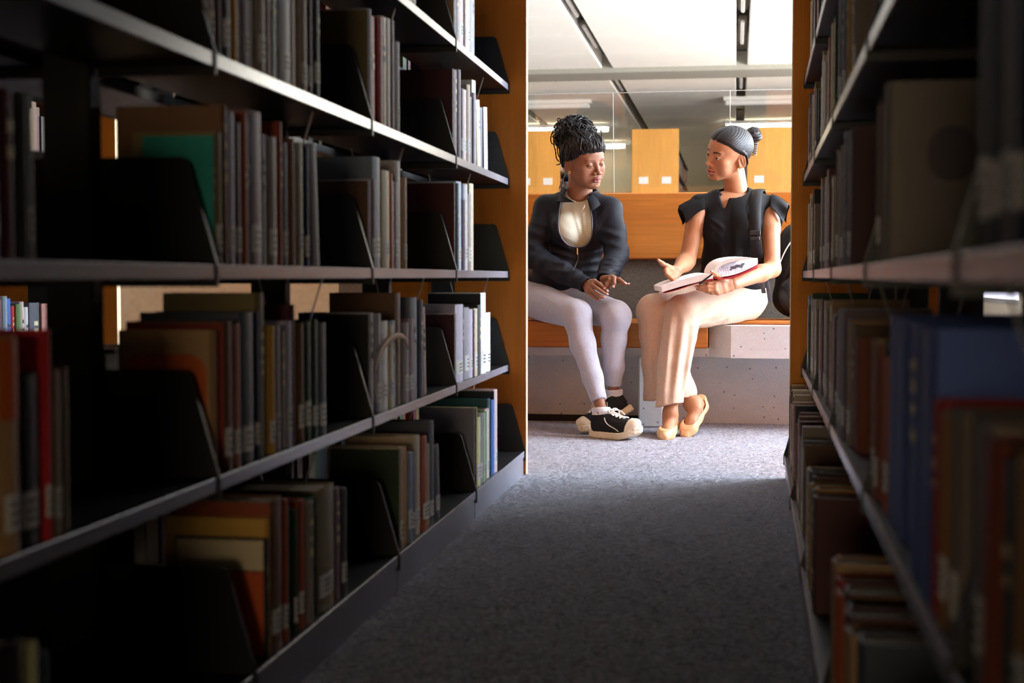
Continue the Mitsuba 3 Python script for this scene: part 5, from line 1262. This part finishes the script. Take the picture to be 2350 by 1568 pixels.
tr.chain([KL2, V(-0.236, 6.080, 0.420), V(-0.256, 6.032, 0.300), V(-0.270, 5.995, 0.175), V(-0.272, 5.985, 0.09)], [0.074, 0.073, 0.069, 0.058, 0.060], 0.007, flat=((0.2, -1, 0), 0.92))
fo = []
for x0, x1, z0, z1, am in ((-0.372, -0.345, 0.50, 0.14, 0.006), (-0.350, -0.330, 0.47, 0.14, -0.006), (-0.300, -0.298, 0.30, 0.15, 0.004), (-0.268, -0.292, 0.52, 0.14, 0.009), (-0.240, -0.274, 0.50, 0.15, -0.007),
                           (-0.212, -0.252, 0.49, 0.15, 0.008), (-0.190, -0.228, 0.46, 0.15, -0.007), (-0.168, -0.206, 0.44, 0.20, 0.007)): fo.append(((x0, 0, z0), (x1, 0, z1), 0.010, am))
for q in range(6): fo.append(((-0.205 + 0.035 * q, 0, 0.505 - 0.003 * q), (-0.120 + 0.045 * q, 0, 0.545 + 0.006 * q), 0.008, 0.0055 * (1 if q % 2 else -0.8)))
for q in range(4): fo.append(((-0.185 + 0.012 * q, 0, 0.46 - 0.01 * q), (-0.095 + 0.022 * q, 0, 0.475 - 0.012 * q), 0.007, 0.005))
fo.append(((-0.16, 0, 0.455), (0.12, 0, 0.555), 0.004, -0.003))
tr.folds(fo)
tr.hem(V(-0.271, 5.988, 0.132), (0.2, -0.1, -1), 0.075); tr.seg(V(-0.271, 5.99, 0.10), V(-0.271, 5.992, 0.150), 0.044, 0.036, 0.003, 's')
tr.noise(0.003, (12, 12, 7), 17)
for x0, x1, y0, zz in ((-0.46, -0.115, 6.2835, 0.4732), (-0.125, 0.27, 6.396, 0.4772), (-0.12, 0.27, 6.24, 0.4592)):
    tr.add(lambda X: np.maximum.reduce([X[..., 2] - zz, y0 - X[..., 1], 0.30 - X[..., 2], x0 - X[..., 0], X[..., 0] - x1]), (x0, y0, 0.31), (x1, 6.68, zz), 0.0, 's')
put('trousers', tr.mesh(4), 'trouser_pink', person2, smooth=True)

# blouse
bl = Sculpt((-0.30, 6.16, 0.60), (0.28, 6.66, 1.12), 0.0056); torso2(bl, 0.004)
bl.ell(PE2 + V(0.012, -0.01, 0.055), (0.158, 0.128, 0.075), 0.03, MT2)
bl.folds([((-0.09 + 0.03 * i, 0, 0.90 - 0.01 * i), (-0.10 + 0.034 * i, 0, 0.66), 0.010, 0.006 * (1 if i % 2 else -0.7)) for i in range(8)] + [((-0.12, 0, 0.93 - 0.03 * i), (-0.05, 0, 0.88 - 0.05 * i), 0.009, 0.005) for i in range(3)]
         + [((0.12, 0, 0.95 - 0.03 * i), (0.05, 0, 0.88 - 0.05 * i), 0.009, 0.005) for i in range(3)] + [((-0.026, 0, 0.995), (-0.018, 0, 0.68), 0.004, -0.003)])
bl.seg(N2 + V(-0.010, -0.024, -0.010), N2 + V(-0.030, -0.11, 0.13), 0.059, 0.083, 0.006, 's')
bl.add(lambda X: np.maximum(poly_sd(X[..., [0, 2]], np.array([(-0.072, 1.03), (-0.054, 0.972), (-0.046, 0.972), (-0.028, 1.03)])), X[..., 1] - 6.38), (-0.085, 6.2, 0.95), (-0.015, 6.38, 1.03), 0.004, 's')
bl.noise(0.0025, (14, 14, 9), 41)
blouse = put('blouse', bl.mesh(4), 'blouse_black', person2, smooth=True)
def frill(S, out, fr, rch=0.072):
    """a fluttering cap sleeve: a gathered cloth fan over the shoulder"""
    rows = []
    for t in np.linspace(0, 1, 6):
        row = []
        for j, a in enumerate(np.linspace(-1, 1, 9)):
            base = S + fr[0] * 0 + V(0, 0, 0.045) + fr[1] * a * 0.062 - V(0, 0, abs(a) ** 1.8 * 0.062)
            w = math.sin(j * 2.2) * 0.010 * t
            row.append(base + out * (rch * t * (1 - 0.25 * a * a)) - V(0, 0, 0.050 * t ** 1.5 * (1 + 0.35 * a * a)) + fr[1] * w + out * abs(w) * 0.6)
        rows.append(row)
    return flap(rows, 0.0035)
for S, out, rch in ((SR2 + V(0.012, -0.01, -0.006), unit((-1, -0.22, 0.05)), 0.104), (SL2 + V(0.010, -0.010, 0.008), unit((1, -0.12, 0.05)), 0.072)):
    v, f = frill(S, out, (out, unit((-out[1], out[0], 0))), rch); put('sleeve_frill', (v, f), 'blouse_black', blouse, smooth=True)
v, f = frill(SL2 + V(-0.010, 0.012, -0.022), unit((1, 0.1, -0.25)), (0 * V(0, 0, 0), unit((0.0, 1, 0)))); put('sleeve_frill', (v, f), 'blouse_black', blouse, smooth=True)

# flat shoes
for (M, c), nm in zip(FE, (0, 1)):
    L, w = 0.232, 0.078
    pl = foot_outline(L, w, 0.0); sh = Sculpt((-0.055, -0.02, -0.012), (0.055, L + 0.02, 0.085), 0.0026)
    sh.chain([(0, 0.028, 0.020), (0, 0.10, 0.018), (0.002, 0.165, 0.018), (0.002, L - 0.026, 0.014)], [0.032, 0.031, 0.035, 0.021], 0.02)
    sh.seg((0, 0.026, 0.02), (0, 0.018, 0.050), 0.031, 0.027, 0.012)
    sh.plane((0, 0, 0.0), (0, 0, -1)); sh.plane((0, 0.03, 0.058), (0, 0.10, 1))
    inner = sh.copy(); 
    sh.chain([(0, 0.032, 0.036), (0, 0.10, 0.032), (0, 0.150, 0.034)], [0.0265, 0.0265, 0.0255], 0.004, 's'); sh.seg((0, 0.05, 0.06), (0, 0.148, 0.058), 0.031, 0.024, 0.006, 's')
    k = put('flat_shoe', to_world(sh.mesh(2), M, c - M @ V(0, 0, 0.006)), 'leather_tan', person2, smooth=True); labels.setdefault(k, {})['label'] = 'pointed tan leather flat shoe'
    so = MB().prism(Polygon(foot_outline(L, w * 0.86, -0.004)).buffer(0), -0.006, 0.0, 'z').mesh(); put('sole', to_world(so, M, c - M @ V(0, 0, 0.0062)), 'leather_dark', k)

# ------------------------------------------------------------------ the open book in her hands
book = thing('open_book', 'thick open textbook with a red cover resting on her lap', 'book')
def leaf_block(top, bot, a, b, n=26):
    """pages between an upper and a lower curve (x, z), running from depth vector a to b"""
    t, u = spline([(p[0], 0, p[1]) for p in top], n), spline([(p[0], 0, p[1]) for p in bot], n); ring = np.vstack([t, u[::-1]]); m = len(ring)
    v = np.vstack([ring + a, ring + b]); f = [[i, (i + 1) % m, m + (i + 1) % m, m + i] for i in range(m)]
    q = [[i, m - 1 - i, m - 2 - i, i + 1] for i in range(n - 1)]; f += q + [[m + p for p in r[::-1]] for r in q]
    return np.array(v), np.array(f)
NA, FA = V(0, 5.965, 0), V(-0.045, 6.185, 0.006)
X = lambda px, pz: ((px - 1680.2) / 547.0 + 0.0, pz)
Ltop = [(-0.305, 0.628), (-0.262, 0.648), (-0.212, 0.662), (-0.158, 0.676), (-0.112, 0.683), (-0.092, 0.680)]
Lbot = [(-0.302, 0.607), (-0.262, 0.619), (-0.212, 0.634), (-0.158, 0.648), (-0.112, 0.660), (-0.092, 0.664)]
put('page_block', leaf_block(Ltop, Lbot, NA, FA), 'paper_white', book, smooth=35)
Rtop = [(-0.090, 0.681), (-0.086, 0.700), (-0.072, 0.722), (-0.048, 0.738), (-0.010, 0.748), (0.040, 0.752), (0.078, 0.749)]
Rbot = [(-0.086, 0.679), (-0.080, 0.693), (-0.064, 0.712), (-0.042, 0.725), (-0.006, 0.735), (0.042, 0.742), (0.080, 0.7475)]
put('page_block', leaf_block(Rtop, Rbot, NA + V(0, 0.03, 0), FA), 'paper_white', book, smooth=35)
def sheet(rows, th=0.0012): return flap(rows, th)
pg = [[(-0.086, 5.992, 0.672), (-0.050, 5.995, 0.672), (0.000, 6.0, 0.682), (0.045, 6.01, 0.700), (0.088, 6.02, 0.722)],
      [(-0.090, 6.09, 0.684), (-0.060, 6.09, 0.698), (-0.010, 6.09, 0.712), (0.040, 6.095, 0.726), (0.092, 6.10, 0.738)],
      [(-0.096, 6.18, 0.690), (-0.070, 6.18, 0.716), (-0.020, 6.18, 0.732), (0.036, 6.18, 0.743), (0.092, 6.18, 0.751)]]
v, f = sheet(pg); page = put('printed_page', (v, f), 'paper_white', book, smooth=True)
G = np.array([spline(r, 21) for r in pg]); pr = MB()
def on_page(u, w):
    i = np.clip(w * 2, 0, 1.999); i0 = int(i); r = G[i0] * (1 - (i - i0)) + G[i0 + 1] * (i - i0); x = u * 20; j = min(int(x), 19); return r[j] * (1 - (x - j)) + r[j + 1] * (x - j)
prn = random.Random(3)
for row in range(7):
    for q in range(16):
        u, w = 0.10 + 0.052 * q, 0.10 + 0.125 * row
        if 0.35 < u < 0.75 and 0.28 < w < 0.75 or prn.random() < 0.15: continue
        pts = [on_page(u + du, w + dw) + V(0, -0.0009, 0.0011) for du, dw in ((0, 0), (0.022, 0), (0.022, 0.035), (0, 0.035))]; pr.add(pts, [[0, 1, 2, 3]])
for q in range(9):                                                # a small grey diagram in the middle of the page
    u, w = 0.38 + 0.035 * q, 0.36 + 0.03 * ((q * 5) % 7); s_ = 0.03 + 0.012 * (q % 3)
    pts = [on_page(u + s_ * math.cos(t), w + s_ * 2.2 * math.sin(t)) + V(0, -0.0012, 0.0013 + 0.00005 * q) for t in np.linspace(0, 2 * PI, 7)[:-1]]; pr.add(pts, [[0, 1, 2], [0, 2, 3], [0, 3, 4], [0, 4, 5]])
mat('print_grey', rgb(lin(96, 88, 98)), 0.8, 0.2)
put('print', pr, 'print_grey', page)
mat('page_tint', rgb(lin(226, 196, 206)), 0.8, 0.2)
cv_ = MB(); v, f = flap([[(-0.292, 5.972, 0.604), (-0.225, 5.968, 0.622), (-0.165, 5.966, 0.642), (-0.100, 5.966, 0.658)], [(-0.335, 6.19, 0.610), (-0.268, 6.19, 0.628), (-0.208, 6.19, 0.648), (-0.140, 6.19, 0.664)]], 0.003); cv_.add(v, f)
v, f = flap([[(-0.086, 5.975, 0.664), (-0.040, 5.98, 0.662), (0.020, 5.985, 0.678), (0.090, 6.0, 0.708)], [(-0.096, 6.19, 0.674), (-0.060, 6.19, 0.696), (0.010, 6.19, 0.722), (0.094, 6.19, 0.742)]], 0.003); cv_.add(v, f)
cv_.tube(spline([(-0.093, 5.966, 0.659), (-0.110, 6.08, 0.664), (-0.128, 6.19, 0.668)], 8), 0.0042, 6)
put('cover', cv_, 'book_red', book, smooth=40)
pen = thing('pen', 'black pen held under the thumb at the page', 'pen')
put('barrel', MB().tube([(-0.150, 5.962, 0.640), (-0.096, 5.967, 0.682)], 0.0036, 8), 'bag_black', pen, smooth=50)
put('tip', MB().tube([(-0.150, 5.962, 0.640), (-0.156, 5.961, 0.6355)], [0.0034, 0.0008], 8), 'silver_metal', pen, smooth=50)

# ------------------------------------------------------------------ backpack on her back, one strap in front
bag = thing('backpack', 'black backpack with grey webbing worn by the woman with the bun', 'backpack')
bg = Sculpt((0.02, 6.36, 0.46), (0.52, 6.81, 1.00), 0.0065)
bg.ell((0.290, 6.615, 0.665), (0.115, 0.115, 0.165), 0.03); bg.ell((0.290, 6.600, 0.565), (0.120, 0.120, 0.080), 0.05); bg.ell((0.282, 6.650, 0.800), (0.095, 0.085, 0.120), 0.05)
bg.folds([((0.17 + 0.02 * i, 0, 0.62), (0.22 + 0.02 * i, 0, 0.76), 0.010, 0.006 * (1 if i % 2 else -1)) for i in range(6)]); bg.plane((0, 0, 0.482), (0, 0, -1)); bg.noise(0.004, (14, 14, 10), 77)
bgm = bg.mesh(4); put('bag_body', bgm, 'bag_black', bag, smooth=True)
pkt = Sculpt((0.12, 6.36, 0.47), (0.48, 6.62, 0.76), 0.0055); pkt.ell((0.285, 6.515, 0.590), (0.095, 0.062, 0.092), 0.02); pkt.plane((0, 0, 0.486), (0, 0, -1)); pkt.folds([((0.20, 0, 0.64), (0.26, 0, 0.54), 0.01, 0.005), ((0.23, 0, 0.66), (0.30, 0, 0.56), 0.01, -0.005)])
put('pocket', pkt.mesh(3), 'bag_sheen', bag, smooth=True)
put('piping', MB().tube(spline([(0.188, 6.500, 0.700), (0.208, 6.482, 0.765), (0.235, 6.490, 0.815), (0.270, 6.53, 0.850)], 20), 0.0035, 6), 'lace_white', bag, smooth=True)
stp = [[(0.060 + dx, y, z) for dx in (0, 0.017, 0.034)] for y, z in ()]
path = spline([(0.118, 6.57, 0.960), (0.108, 6.49, 1.043), (0.096, 6.400, 1.053), (0.084, 6.318, 0.995), (0.080, 6.276, 0.920), (0.082, 6.276, 0.850), (0.092, 6.303, 0.775), (0.100, 6.328, 0.720)], 26)
put('shoulder_strap', flap([path + V(-0.024, 0.004, 0), path + V(0, -0.003, 0.002), path + V(0.024, 0.004, 0)], 0.009), 'bag_black', bag, smooth=True)
put('buckle', MB().box(0.058, 0.106, 6.262, 6.272, 0.850, 0.872, 0.003).box(0.062, 0.102, 6.260, 6.270, 0.830, 0.845, 0.003), 'bag_sheen', bag)
for x0, z0, x1, z1 in ((0.100, 0.715, 0.122, 0.600), (0.128, 0.70, 0.150, 0.56)):
    p = spline([(x0, 6.330, z0), ((x0 + x1) / 2, 6.290, (z0 + z1) / 2), (x1, 6.300, z1)], 8); put('webbing', flap([p + V(-0.009, 0, 0), p + V(0, -0.001, 0), p + V(0.009, 0, 0)], 0.002), 'strap_grey', bag, smooth=True)

for k, t in {'person__hair': 'black braids twisted up into a tall loose pile', 'person__jacket': 'black zip jacket worn half open', 'person__t_shirt': 'cream crew-neck t-shirt', 'person__leggings': 'pale grey heather leggings',
             'person_001__hair': 'sleek dark hair parted and drawn back into a bun', 'person_001__hair_claw': 'dark tortoiseshell hair claw', 'person_001__blouse': 'black blouse with flutter sleeves', 'person_001__trousers': 'pale pink wide-leg trousers',
             'open_book__cover': 'red cover', 'open_book__printed_page': 'page printed with rows of dots and a diagram', 'backpack__webbing': 'grey webbing strap end'}.items():
    if k in scene: labels.setdefault(k, {})['label'] = t

# ------------------------------------------------------------------ a brown strap lying across the spines of the third bay
sp_ = spline([(-0.7600, 2.946, 0.470), (-0.7595, 2.977, 0.495), (-0.7595, 3.024, 0.516), (-0.7595, 3.092, 0.533), (-0.7595, 3.177, 0.537), (-0.7595, 3.234, 0.526), (-0.7600, 3.262, 0.506)], 22)
k = put('strap', flap([sp_ + V(0, 0, -0.006), sp_ + V(0.0006, 0, 0), sp_ + V(0, 0, 0.006)], 0.0016), mat('strap_brown', rgb(lin(150, 92, 40)), 0.6, 0.3), smooth=True)
tag(k, 'brown strap looped over the spines on the second-lowest shelf, third bay', 'strap')
